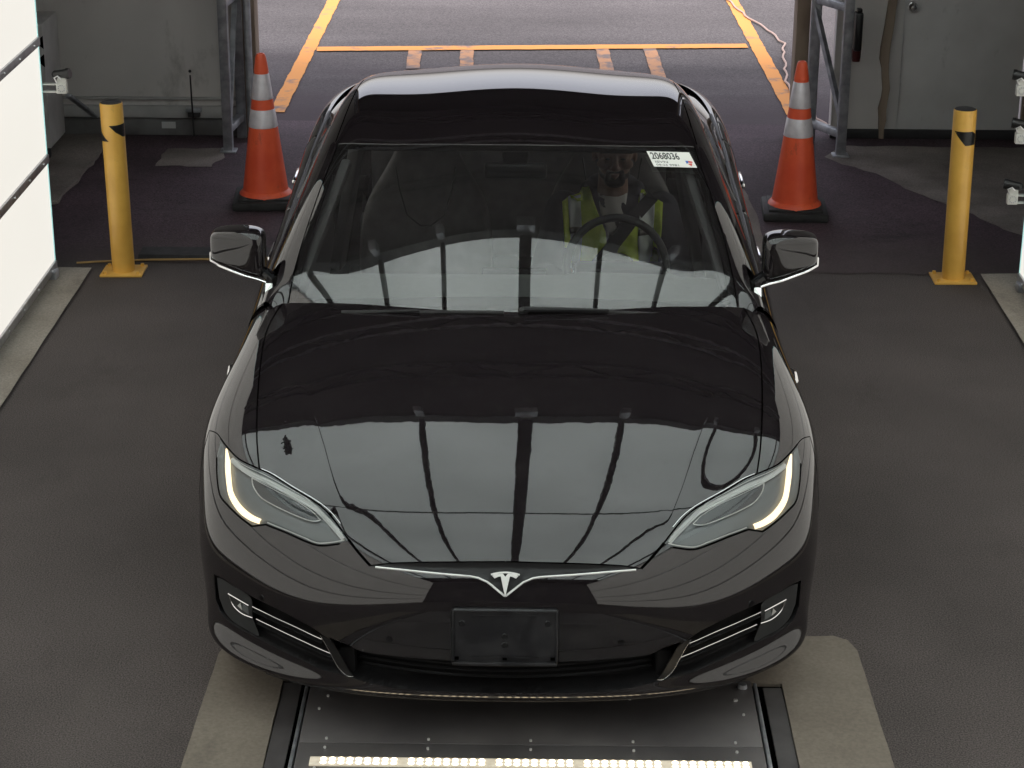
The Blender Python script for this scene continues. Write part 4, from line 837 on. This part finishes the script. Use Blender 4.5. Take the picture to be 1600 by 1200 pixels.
# ---- greenhouse
hdr = T['ws_l'][:5]; hdr = [(7.0, hdr[0][1])]+hdr[1:]
UG = 11.10
wsR = smooth_pl(hdr, .1)[:-1]+[tuple(hdr[-1])]+resample([(hdr[-1][0],hdr[-1][1]-.3),(11.12,3),(11.08,2),(11.03,1),(10.98,.3),(10.9,.02)], .15)
mg = lambda p: mirror(p, SG)
wpoly = wsR+[(7.0,.02)]; wpoly = wpoly+mg(wpoly)[::-1][1:-1]
rf = [(7.0, hdr[0][1]+.02)]+[(u, v+.02) for u, v in smooth_pl(hdr, .1)[1:]]
rfh = rf+resample([(11.10,5.2),(11.02,6.2),(10.98,7.0),(10.85,7.35)], .2)+smooth_pl([(10.5,7.5),(9.5,7.6),(8,7.65),(7.0,7.65)], .15)
rfpoly = rfh+mg(rfh)[::-1][1:-1]
rw = smooth_pl([(7.0,7.95),(8.5,7.95),(10,7.9),(10.7,7.8)], .15)+smooth_pl([(10.8,8.2),(10.75,9.2),(10.5,10.1),(9.8,10.35),(8.5,10.4),(7.0,10.4)], .15); rwp = rw+mg(rw)[::-1][1:-1]
sw = smooth_pl([(12.15,.55),(12.12,2),(12.1,4),(12.1,5.5),(12.15,7.2),(12.4,8.3)], .12)+smooth_pl([(12.9,8.6),(13.7,8.2),(13.85,7.2)], .12)+resample([(13.85,6),(13.85,.9),(13.6,.45)], .12)
regs = [('windshield', wpoly, M['windshield'], car), ('roof_glass', rfpoly, M['darkglass'], car), ('rear_window', rwp, M['darkglass'], car),
 ('side_window', sw, M['sideglass'], car), ('side_window', mg(sw), M['sideglass'], car), ('roof_frame', None, P_, car)]
gh = panels(SG, regs, (0, 14, 0, 11), .12)
ws = gh['windshield'][0]
ribbon('window_frame', SG, [(13.9,.5),(13.92,3),(13.9,7.2)], .012, .002, M['satin_black'], car, crown=.002)
ribbon('window_pillar', SG, [(12.2,5.6),(13.1,5.5),(13.85,5.45)], .07, .003, M['gloss_black'], car)
# black printed border inside the windshield
fr = [(u-.16, v-.02) for u, v in wsR[8:] if v < 4.3]
ribbon('glass_border', SG, [(11.02,4.26),(11.0,3),(10.97,2),(10.92,1),(10.85,.3)], .040, -.004, M['gap'], ws)
ribbon('glass_border', SG, [(7.0,3.93),(8,3.96),(9,4.06),(10,4.16),(10.9,4.26)], .05, -.004, M['gap'], ws)
ribbon('glass_border', SG, [(7.0,.50),(8,.49),(9,.48),(10,.46),(10.85,.40)], .050, -.004, M['gap'], ws)
ribbon('header_line', SG, [(u, v) for u, v in hdr], .0026, .0008, M['railgrey'], car)
ribbon('roof_gap', SG, resample([(hdr[-1][0]+.02,4.36),(11.13,3),(11.10,2),(11.05,1),(11.0,.3)], .2), .005, .0006, M['gap'], car, smooth=False)
ribbon('roof_gap', SG, resample([(11.17,4.4),(11.11,5.2),(11.03,6.2),(10.99,7.0)], .2), .005, .0006, M['gap'], car, smooth=False)
# cowl behind the hood
mb = MB(); V = []; n = 41
for i in range(n):
    u = 4.2+7.6*i/(n-1); p = SF.ev(u, .32)-np.array([0,0,.022]); q = SG.ev(7+(u-8)*.78, .55)-np.array([0,0,.012]); V += [tuple(p), tuple(q)]
obj('cowl', mb.raw(V, [(2*i, 2*i+2, 2*i+3, 2*i+1) for i in range(n-1)]), M['satin_black'], car)
# wipers lying at the foot of the glass
def wiper(u0, u1, v, label=None):
    pts = []; 
    for i in range(24):
        u = u0+(u1-u0)*i/23; p = SG.ev(u, v+.015*math.sin(PI*i/23)); pn = SG.nrm(u, v); pts.append(tuple(p+pn*.007))
    w = obj('wiper', MB().tube(pts, .0062, 8), M['rubber'], car)
    a = [tuple(np.array(p)+np.array([0,-.010,.009])) for p in pts[:13]]; obj('wiper_arm', MB().tube(a, .007, 8, taper=lambda t: 1.3-.6*t), M['satin_black'], w)
    obj('wiper_pivot', MB().ball(pts[0], .016, 1.2, 1, .8), M['satin_black'], w)
wiper(7.15, 9.3, .285); wiper(4.6, 6.9, .24)
# camera housing behind the header glass
obj('mirror_pod', MB().box(0,2.17,1.315,.10,.12,.05,.015), M['satin_black'], car)
rm = obj('rear_view_mirror', MB().box(0,2.13,1.262,.235,.035,.062,.016,seg=3), M['satin_black'], car); obj('mirror_stem', MB().cyl((0,2.14,1.28),(0,2.15,1.32),.010), M['satin_black'], rm)
# ---- door mirrors
for s in (1, -1):
    mr = obj('door_mirror', MB().raw([], []), M['gloss_black'], car)
    rows = []; mb = MB()
    sec = [ # x, centre y, centre z, half depth y, half height z
     (.884,1.680,1.070,.042,.066), (.891,1.675,1.074,.062,.084), (.93,1.680,1.082,.070,.086), (.99,1.698,1.088,.070,.076), (1.050,1.716,1.091,.062,.062), (1.078,1.728,1.090,.052,.050), (1.085,1.733,1.089,.036,.036)]
    n = 20
    for (x, y, z, hy, hz) in sec:
        ring = []
        for k in range(n):
            a = 2*PI*k/n; c_, s_ = math.cos(a), math.sin(a); e = .42
            ring.append(mb.bm.verts.new((s*x, y+math.copysign(abs(c_)**e, c_)*hy, z+math.copysign(abs(s_)**e, s_)*hz)))
        rows.append(ring)
    for i in range(len(rows)-1):
        for k in range(n): mb.bm.faces.new((rows[i][k], rows[i][(k+1)%n], rows[i+1][(k+1)%n], rows[i+1][k]))
    mb.bm.faces.new(rows[0][::-1]); mb.bm.faces.new(rows[-1]); bmesh.ops.recalc_face_normals(mb.bm, faces=mb.bm.faces); mb.bm.to_mesh(mr.data); mb.bm.free()
    mr.data.polygons.foreach_set('use_smooth', [True]*len(mr.data.polygons))
    sm = mr.modifiers.new('sub', 'SUBSURF'); sm.levels = 2; sm.render_levels = 2; mr.data.materials.clear(); mr.data.materials.append(P_)
    strip = [(s*1.086,1.715,1.062),(s*1.081,1.680,1.044),(s*1.045,1.648,1.034),(s*1.0,1.630,1.022),(s*.95,1.613,1.008),(s*.905,1.607,.998),(s*.872,1.60,.988),(s*.845,1.575,.978)]
    sp = [tuple(v) for v in smooth_pl([p for p in strip], .012)] if False else strip
    pp = [np.array(p) for p in strip]; ss = []
    for i in range(len(pp)-1):
        for k in range(4): ss.append(tuple(pp[i]+(pp[i+1]-pp[i])*k/4))
    ss.append(tuple(pp[-1])); obj('mirror_trim', MB().tube(ss, .0048, 8), M['chrome'], mr)
    mb = MB(); st = [(s*.93,1.66,1.030),(s*.895,1.65,1.016),(s*.865,1.63,1.003),(s*.838,1.60,.990)]; 
    obj('mirror_arm', mb.tube(st, .021, 10, taper=lambda t: .8+.45*t), M['gloss_black'], mr)
    mb = MB(); mb.prism([(1.53,.965),(1.60,.972),(1.66,.985),(1.62,1.012),(1.56,1.000)], s*.848, s*.872, 'X'); obj('mirror_foot', mb, M['chrome'], mr)
    mb = MB(); mb.box(s*.975,1.768,1.08,.12,.006,.07,.003,Matrix.Rotation(s*.35,3,'Z')); obj('mirror_glass', mb, M['chrome'], mr)
# ---- wheels
def wheel(x, y, s):
    w = obj('wheel', MB().lathe([(.225,-.115),(.30,-.122),(.335,-.105),(.345,-.06),(.347,0),(.345,.06),(.335,.105),(.30,.122),(.225,.115)], (0,0,0), 48, 'X'), M['tyre'], car, loc=(x, y, .347))
    mb = MB().lathe([(.232,-.112),(.236,-.10),(.215,-.07),(.21,.07),(.236,.10),(.232,.112)], (0,0,0), 40, 'X'); mb.cyl((s*.05,0,0),(s*.10,0,0),.06,.045,20)
    for k in range(10):
        a = 2*PI*k/10; mb.bar((s*.085,math.cos(a)*.04,math.sin(a)*.04),(s*.098,math.cos(a+.12)*.228,math.sin(a+.12)*.228),.026,.018,.004)
    obj('rim', mb, M['rim'], w)
for s in (-1, 1): wheel(s*.845, WY, s); wheel(s*.845, 3.875, s)
obj('underbody', MB().box(0,2.4,.24,1.56,3.9,.10,.03).box(0,.46,.235,1.3,.55,.06,.02), M['matte_black'], car)
mb = MB()
for s in (-1,1):
    for y in (WY, 3.875):
        mb.lathe([(.40,-.12),(.40,.10)], (s*.81,y,WZ), 32, 'X'); mb.lathe([(0.01,-s*.12),(.40,-s*.12)], (s*.81,y,WZ), 32, 'X')
obj('wheel_liner', mb, M['matte_black'], car)
# rear lamps and bumper foot
for S, s in ((SR,1),(SL,-1)):
    pts = [(1.3,8.6),(1.25,9.1),(1.6,9.3),(2.2,9.2),(2.3,8.7),(1.9,8.35)]
    patch('tail_light', S, smooth_pl(pts+[pts[0]], .1)[:-1], .003, M['ext_red'], car, both=False)
# ---------------------------------------------------------------- interior
fl = obj('cabin_floor', MB().box(0,2.6,.42,1.5,2.6,.05), M['liner'], car, smooth=0)
mb = MB()  # dashboard top
nx, ny = 24, 8; V = []
for j in range(ny+1):
    for i in range(nx+1):
        x = -.74+1.48*i/nx; t = j/ny; y = 1.30+.02*x*x*8+t*(.62-.15*abs(x)**3); z = .935+.022*math.sin(t*PI*.9)-.02*(x/.74)**2-.0*t
        if t > .9: z -= .03
        V.append((x, y, z+(.018 if abs(x-.385) < .2 and .45 < t < .95 else 0)))
V2 = [(x, y+.03, .70) for (x, y, z) in V[-(nx+1):]]; base = len(V); V += V2
Fq = [(j*(nx+1)+i, j*(nx+1)+i+1, (j+1)*(nx+1)+i+1, (j+1)*(nx+1)+i) for j in range(ny) for i in range(nx)]+[(ny*(nx+1)+i, ny*(nx+1)+i+1, base+i+1, base+i) for i in range(nx)]
obj('dashboard', mb.raw(V, Fq), M['dash'], car, smooth=60)
obj('centre_screen', MB().box(-.0,1.98,.79,.24,.02,.28,.008), M['gloss_black'], car)
obj('instrument_hood', MB().box(.385,1.88,.955,.33,.11,.05,.02), M['satin_black'], car)
# steering wheel
sw_c = Vector((.385,2.14,.885)); q = Matrix.Rotation(R_(-24), 3, 'X')
mb = MB(); pts = [sw_c + q @ Vector((.188*math.cos(a), 0, .188*math.sin(a))) for a in np.linspace(0, 2*PI, 48, endpoint=False)]
sw = obj('steering_wheel', mb.tube(pts, .0155, 12, closed=True), M['satin_black'], car)
mb = MB(); mb.ball(sw_c, .065, 1.1, .45, .85, 20, q)
for a in (0, PI, -PI/2): mb.bar(sw_c, sw_c + q @ Vector((.17*math.cos(a),0,.17*math.sin(a))), .045, .014, .004)
obj('wheel_hub', mb, M['satin_black'], sw); obj('column', MB().cyl(sw_c, sw_c+Vector((0,-.30,-.10)), .035), M['satin_black'], sw)
def seat(x, y):
    mb = MB(); bm = mb.bm
    # backrest loft: (z, half width, front y, back y)
    s = [(.50,.25,0,.14),(.62,.27,-.005,.13),(.76,.275,.01,.13),(.90,.265,.03,.14),(.99,.24,.055,.155),(1.07,.185,.085,.175),(1.15,.135,.115,.19),(1.215,.115,.125,.195),(1.25,.07,.14,.19)]
    rows = []; n = 20
    for (z, hw, y0, y1) in s:
        ring = []
        for k in range(n):
            a = 2*PI*k/n; c_, s_ = math.cos(a), math.sin(a); X = math.copysign(abs(c_)**.55, c_)*hw
            yy = (y0+y1)/2 - math.copysign(abs(s_)**.6, s_)*(y1-y0)/2
            if s_ > 0: yy -= .035*max(0, (abs(X)/hw-.55))*2*(z < 1.05)     # side bolsters
            ring.append(bm.verts.new((x+X, y+yy, z)))
        rows.append(ring)
    for i in range(len(rows)-1):
        for k in range(n): bm.faces.new((rows[i][k], rows[i][(k+1)%n], rows[i+1][(k+1)%n], rows[i+1][k]))
    bm.faces.new(rows[0][::-1]); bm.faces.new(rows[-1])
    o = obj('seat_back', mb, M['seat'], car, smooth=60); m = o.modifiers.new('s', 'SUBSURF'); m.levels = 1; m.render_levels = 2
    obj('seat_seam', MB().tube([(x-.12,y+.045,1.13),(x-.105,y+.03,1.04),(x-.075,y+.005,.94),(x-.02,y-.012,.90),(x+.02,y-.012,.90),(x+.075,y+.005,.94),(x+.105,y+.03,1.04),(x+.12,y+.045,1.13)], .0028, 6), M['satin_black'], o)
    c = obj('seat_cushion', MB().box(x,y-.20,.53,.52,.52,.16,.06,seg=4), M['seat'], car, smooth=60)
seat(-.365, 2.62); seat(.385, 2.78)
mb = MB(); mb.box(0,3.52,.80,1.30,.16,.62,.06,seg=3); 
for x in (-.42,0,.42): mb.box(x,3.56,1.13,.24,.09,.13,.04,seg=3)
obj('rear_seat', mb, M['seat'], car, smooth=60)
obj('centre_console', MB().box(0,2.45,.60,.24,.8,.22,.04), M['satin_black'], car)
for s in (-1,1):
    obj('pillar_trim', MB().bar((s*.75,1.52,.99),(s*.635,2.2,1.27),.04,.04,.012), M['liner'], car); obj('middle_pillar_trim', MB().bar((s*.76,2.98,.6),(s*.63,2.95,1.33),.09,.05,.015), M['liner'], car)
    obj('door_card', MB().box(s*.84,2.5,.72,.05,1.9,.46,.02), M['liner'], car)
# windshield sticker
sk_o = SG.ev(9.36, 3.83); 
def text_mesh(name, body, size, m, mat_w, parent, bold=0):
    cu = bpy.data.curves.new(name, 'FONT'); cu.body = body; cu.size = size; cu.offset = bold; cu.extrude = .0003; cu.align_x = 'LEFT'; cu.align_y = 'BOTTOM_BASELINE'; cu.resolution_u = 4
    to = bpy.data.objects.new(name, cu); COL.objects.link(to); dg = bpy.context.evaluated_depsgraph_get(); me = bpy.data.meshes.new_from_object(to.evaluated_get(dg)); bpy.data.objects.remove(to)
    me.name = name; me.materials.clear(); me.materials.append(m); o = bpy.data.objects.new(name, me); COL.objects.link(o); o.matrix_world = mat_w; o.parent = parent; return o
def sticker():
    A, B, D = [Vector(SG.ev(*p)) for p in ([(9.403, 3.969), (10.636, 4.008), (9.494, 3.539)][0], [(9.403, 3.969), (10.636, 4.008), (9.494, 3.539)][1], [(9.403, 3.969), (10.636, 4.008), (9.494, 3.539)][2])]     # top-left, top-right, bottom-left on the glass
    ex = (B-A).normalized(); nrm = ex.cross(A-D).normalized(); 
    if nrm.z < 0: nrm = -nrm
    ey = nrm.cross(ex); w, h = (B-A).length, (A-D).dot(ey)
    O = D + ex*(A-D).dot(ex)*0 + nrm*.012; Mw = Matrix((ex, ey, nrm)).transposed().to_4x4(); Mw.translation = O
    mb = MB(); mb.box(w/2,h/2,0,w,h,.0008,.0); s = obj('windshield_sticker', mb, M['sticker'], ws, smooth=0); s.matrix_world = Mw
    I = Matrix.Translation((0,0,.0006))
    def tx(b, size, x, y, m, sx=1, bold=0):
        o = text_mesh('sticker_text', b, size, m, Matrix.Translation((x*w, y*h, .0007)) @ Matrix.Diagonal((sx,1,1,1)), None, bold); o.parent = s; return o
    tx('2068036', h*.60, .045, .50, M['ink'], 1.0*w/(h*.60*4.55)*.86, .0008)
    tx('ISVN', h*.20, .07, .24, M['inkgrey'], 1.2, .0002); tx('08:23 9981', h*.17, .07, .06, M['inkgrey'], 1.15, .0002)
    def blk(poly, m): 
        obj('sticker_mark', MB().prism([(x*w, y*h) for x, y in poly], .0005, .0012), m, s, smooth=0)
    blk([(.80,.42),(.86,.42),(.86,.32),(.80,.22)], M['inkblue']); blk([(.86,.42),(.95,.38),(.95,.30),(.86,.30)], M['inkred']); blk([(.83,.22),(.93,.26),(.89,.08)], M['inkred'])
sticker()
# ---------------------------------------------------------------- driver
def limb(mb, a, b, ra, rb, n=16):
    a, b = Vector(a), Vector(b); mb.cyl(a, b, ra, rb, n); mb.ball(a, ra, n=n); mb.ball(b, rb, n=n)
def fuse(name, mb, m, parent, vox, sm=4, displace=0):
    o = obj(name, mb, m, parent, smooth=0)
    r = o.modifiers.new('r', 'REMESH'); r.mode = 'VOXEL'; r.voxel_size = vox
    c = o.modifiers.new('c', 'SMOOTH'); c.factor = .5; c.iterations = sm
    dg = bpy.context.evaluated_depsgraph_get(); me = bpy.data.meshes.new_from_object(o.evaluated_get(dg)); o.modifiers.clear()
    old = o.data; o.data = me; bpy.data.meshes.remove(old); me.name = name; me.polygons.foreach_set('use_smooth', [True]*len(me.polygons))
    if not me.materials: me.materials.append(m)
    return o
DX, DY = .385, 2.70
dr = thing('person', 'driver in a yellow-green reflective vest over a dark jacket, seated behind the steering wheel', 'person', (0,0,0))
mb = MB()
hip = Vector((DX, DY-.06, .60)); chest = Vector((DX, DY-.02, .86)); neck = Vector((DX, DY-.02, 1.02)); hc = Vector((DX+.004, DY-.035, 1.188))
mb.ball(hip, .165, 1.05, .75, .8); mb.ball((DX, DY-.04, .72), .155, 1, .72, 1); mb.ball(chest, .175, 1.05, .68, .95); mb.ball((DX, DY, .945), .15, 1.25, .6, .5)
limb(mb, (DX, DY-.005, .96), (DX, DY-.02, 1.12), .066, .058)
# head: skull, jaw, chin, brow, nose, lips, ears
mb.ball(hc+Vector((0,.012,.03)), .098, .80, 1.0, .98, 24); mb.ball(hc+Vector((0,-.018,-.035)), .080, .80, .88, .95, 20); mb.ball(hc+Vector((0,-.058,-.092)), .030, 1.15, .9, .75)
mb.ball(hc+Vector((0,-.080,.018)), .030, 1.9, .55, .42); mb.cyl(hc+Vector((0,-.088,.012)), hc+Vector((0,-.118,-.030)), .009, .015, 12); mb.ball(hc+Vector((0,-.112,-.032)), .016, 1.15, .8, .8)
for s in (-1,1):
    mb.ball(hc+Vector((s*.013,-.098,-.036)), .010); mb.ball(hc+Vector((s*.082,.01,-.005)), .028, .35, .7, 1.1); mb.ball(hc+Vector((s*.045,-.07,-.022)), .028, 1, .7, .8)
    mb.ball(hc+Vector((s*.031,-.088,.002)), .015, 1.2, .5, .55)
mb.ball(hc+Vector((0,-.091,-.060)), .019, 1.0, .42, .26); mb.ball(hc+Vector((0,-.090,-.069)), .018, .95, .45, .30)
hands = []
for s in (-1,1):
    sh = Vector((DX+s*.195, DY-.01, .955)); el = Vector((DX+s*.275, DY-.16, .72))
    ang = R_(-22) if s > 0 else R_(202)
    rim = sw_c + q @ Vector((.188*math.cos(ang),0,.188*math.sin(ang))); wr = rim + Vector((s*.012,.072,-.022))
    limb(mb, sh, el, .058, .046); limb(mb, el, wr, .043, .027)
    palm = rim + Vector((s*.016,.030,-.004)); mb.ball((wr+palm)/2, .034, .62, 1.05, 1.1); mb.ball(palm, .036, .55, .80, 1.15)
    tang = (q @ Vector((-math.sin(ang),0,math.cos(ang)))).normalized()
    if tang.z < 0: tang = -tang
    outw = (rim-sw_c).normalized()
    for i, (o_, L) in enumerate(((.030,1.0),(.011,1.08),(-.009,1.0),(-.028,.82))):   # fingers curl round the rim
        b = rim + tang*o_; pts = [b+outw*.024+Vector((0,.024,0)), b+outw*.027+Vector((0,-.002,0)), b+outw*.012*L+Vector((0,-.026,0)), b-outw*.013*L+Vector((0,-.024,0)), b-outw*.024*L+Vector((0,-.008,0))]
        for k in range(4): limb(mb, pts[k], pts[k+1], .0092-.0007*k, .0088-.0007*k, 10)
    b = rim+tang*.034; tp = [palm+tang*.022, b-outw*.012+Vector((0,.024,.004)), b-outw*.021+tang*.012+Vector((0,.006,.004))]
    for k in range(2): limb(mb, tp[k], tp[k+1], .012-.001*k, .011-.001*k, 10)
    limb(mb, (DX+s*.09,DY-.08,.58), (DX+s*.12,DY-.52,.64), .085, .062); limb(mb, (DX+s*.12,DY-.52,.64), (DX+s*.09,DY-.86,.50), .058, .04); limb(mb, (DX+s*.09,DY-.86,.47), (DX+s*.08,DY-1.02,.50), .038, .03)
fuse('body', mb, M['skin'], dr, .0052, 3)
# clothing follows the body, a little larger
mb = MB(); e = .012
mb.ball(hip, .165+e, 1.05, .75, .8); mb.ball((DX, DY-.04, .72), .155+e, 1, .72, 1); mb.ball(chest, .175+e, 1.05, .68, .95); mb.ball((DX, DY, .945), .15+e, 1.25, .6, .5)
for s in (-1,1):
    sh = Vector((DX+s*.195, DY-.01, .955)); el = Vector((DX+s*.275, DY-.16, .72)); ang = R_(-22) if s > 0 else R_(202)
    rim = sw_c + q @ Vector((.188*math.cos(ang),0,.188*math.sin(ang))); wr = rim + Vector((s*.012,.090,-.026)); limb(mb, sh, el, .074, .060); limb(mb, el, el.lerp(wr, .93), .057, .040)
# hood bunched behind the neck
mb.ball((DX, DY+.06, 1.02), .09, 1.35, .7, .8); 
for s in (-1,1): limb(mb, (DX+s*.10,DY+.03,1.03), (DX+s*.028,DY-.135,.90), .032, .018)
JK = fuse('jacket', mb, M['hoodie'], dr, .008, 4)
from mathutils.bvhtree import BVHTree
_me = JK.data; bvh = BVHTree.FromPolygons([tuple(v.co) for v in _me.vertices], [tuple(p.vertices) for p in _me.polygons])
mb = MB()
for s in (-1,1): limb(mb, (DX+s*.09,DY-.08,.58), (DX+s*.12,DY-.52,.64), .097, .074); limb(mb, (DX+s*.12,DY-.52,.64), (DX+s*.09,DY-.84,.50), .070, .055)
fuse('trousers', mb, M['trouser'], dr, .012, 3)
mb = MB()
for s in (-1,1): limb(mb, (DX+s*.09,DY-.85,.455), (DX+s*.08,DY-1.04,.50), .046, .038)
fuse('shoes', mb, M['satin_black'], dr, .01, 3)
# chest-hugging sheets: front surface y at (x, z)
def chest_y(x, z):
    h = bvh.ray_cast(Vector((x, 1.9, z)), Vector((0,1,0)))
    if h[0] is not None and abs(h[0].y-(DY-.10)) < .16: return h[0].y
    return DY-.06
def cloth(name, poly, off, m, parent, step=.012, th=.003):
    P = np.array(poly); a, b = P.min(0), P.max(0); gu, gv = np.meshgrid(np.arange(a[0], b[0], step), np.arange(a[1], b[1], step)); mk = inpoly(gu.ravel(), gv.ravel(), poly)
    pl = resample(poly+[poly[0]], step)[:-1]; G2 = [g for g in np.stack([gu.ravel()[mk], gv.ravel()[mk]], -1) if ((np.array(pl)-g)**2).sum(-1).min() > (.4*step)**2]
    n = len(pl); vo, eo, fo, *_ = geometry.delaunay_2d_cdt([Vector(p) for p in pl]+[Vector(g) for g in G2], [(k, (k+1) % n) for k in range(n)], [], 1, 1e-6)
    mb = MB(); vs = [mb.bm.verts.new((v[0], chest_y(v[0], v[1])-off-.004*math.sin(v[0]*70+v[1]*25)*math.sin(v[1]*38+v[0]*20), v[1])) for v in vo]
    for f in fo:
        try: mb.bm.faces.new([vs[i] for i in f])
        except Exception: pass
    o = obj(name, mb, m, parent, smooth=60); md = o.modifiers.new('t', 'SOLIDIFY'); md.thickness = th; return o
x = DX
cloth('shirt', [(x-.062,1.045),(x+.062,1.045),(x+.045,.97),(x+.005,.885),(x-.015,.885),(x-.05,.97)], -.002, M['shirt'], dr)
v = cloth('vest', [(x-.203,1.0),(x-.15,1.03),(x-.095,1.045),(x-.03,.90),(x-.018,.80),(x-.02,.66),(x-.185,.66),(x-.19,.82)], .006, M['vest'], dr)
cloth('reflective_tape', [(x-.180,1.015),(x-.130,1.03),(x-.122,.86),(x-.135,.68),(x-.165,.68),(x-.168,.86)], .010, M['silver'], v)
cloth('tape_band', [(x-.174,.905),(x-.128,.91),(x-.124,.885),(x-.170,.88)], .014, M['orange'], v)
v = cloth('vest', [(x+.200,1.0),(x+.115,1.035),(x+.09,.97),(x+.03,.86),(x+.018,.80),(x+.02,.66),(x+.185,.66),(x+.19,.82)], .006, M['vest'], dr)
cloth('reflective_tape', [(x+.168,1.01),(x+.108,1.025),(x+.10,.86),(x+.115,.68),(x+.158,.68),(x+.162,.86)], .010, M['silver'], v)
cloth('tape_band', [(x+.166,.905),(x+.103,.905),(x+.101,.88),(x+.164,.88)], .014, M['orange'], v)
mb = MB()
pts = [(x+.16,1.03),(x+.10,.97),(x+.04,.90),(x-.02,.82),(x-.08,.74),(x-.13,.66)]
rows = []
for (px_, pz) in pts:
    for d in (-.026,.026): rows.append((px_+d*.75, min(chest_y(px_+d*.75, pz-d*.65), DY-.06)-.020, pz-d*.65))
tag(obj('seat_belt', mb.raw(rows, [(2*i, 2*i+2, 2*i+3, 2*i+1) for i in range(len(pts)-1)]), M['beltw'], car), '', 'x')
for k in ('label','category'): del bpy.data.objects['seat_belt'][k]
# beard, cap, eyes
mb = MB(); mb.ball(hc+Vector((0,-.056,-.096)), .036, 1.2, .85, .78); mb.ball(hc+Vector((0,-.014,-.070)), .074, .86, .90, .55)
mb.ball(hc+Vector((0,-.093,-.050)), .021, 1.45, .5, .26)
for s in (-1,1): limb(mb, hc+Vector((s*.028,-.086,-.052)), hc+Vector((s*.030,-.074,-.088)), .010, .012, 10)
fuse('beard', mb, M['beard'], dr, .005, 2)
mb = MB(); mb.ball(hc+Vector((0,.014,.055)), .104, .84, 1.0, .80, 24); mb.prism([(-.068,-.06),(.068,-.06),(.060,-.135),(.03,-.155),(-.03,-.155),(-.060,-.135)], 0, .008) if False else None
mb.box(hc.x, hc.y-.115, hc.z+.052, .130, .085, .010, .004, Matrix.Rotation(R_(8), 3, 'X')); obj('cap', mb, M['capcloth'], dr, smooth=60)
for s in (-1,1): obj('eye', MB().ball(hc+Vector((s*.031,-.0935,.003)), .0075, 1.3, .5, .6, 12), M['ink'], dr)
bpy.context.view_layer.update()
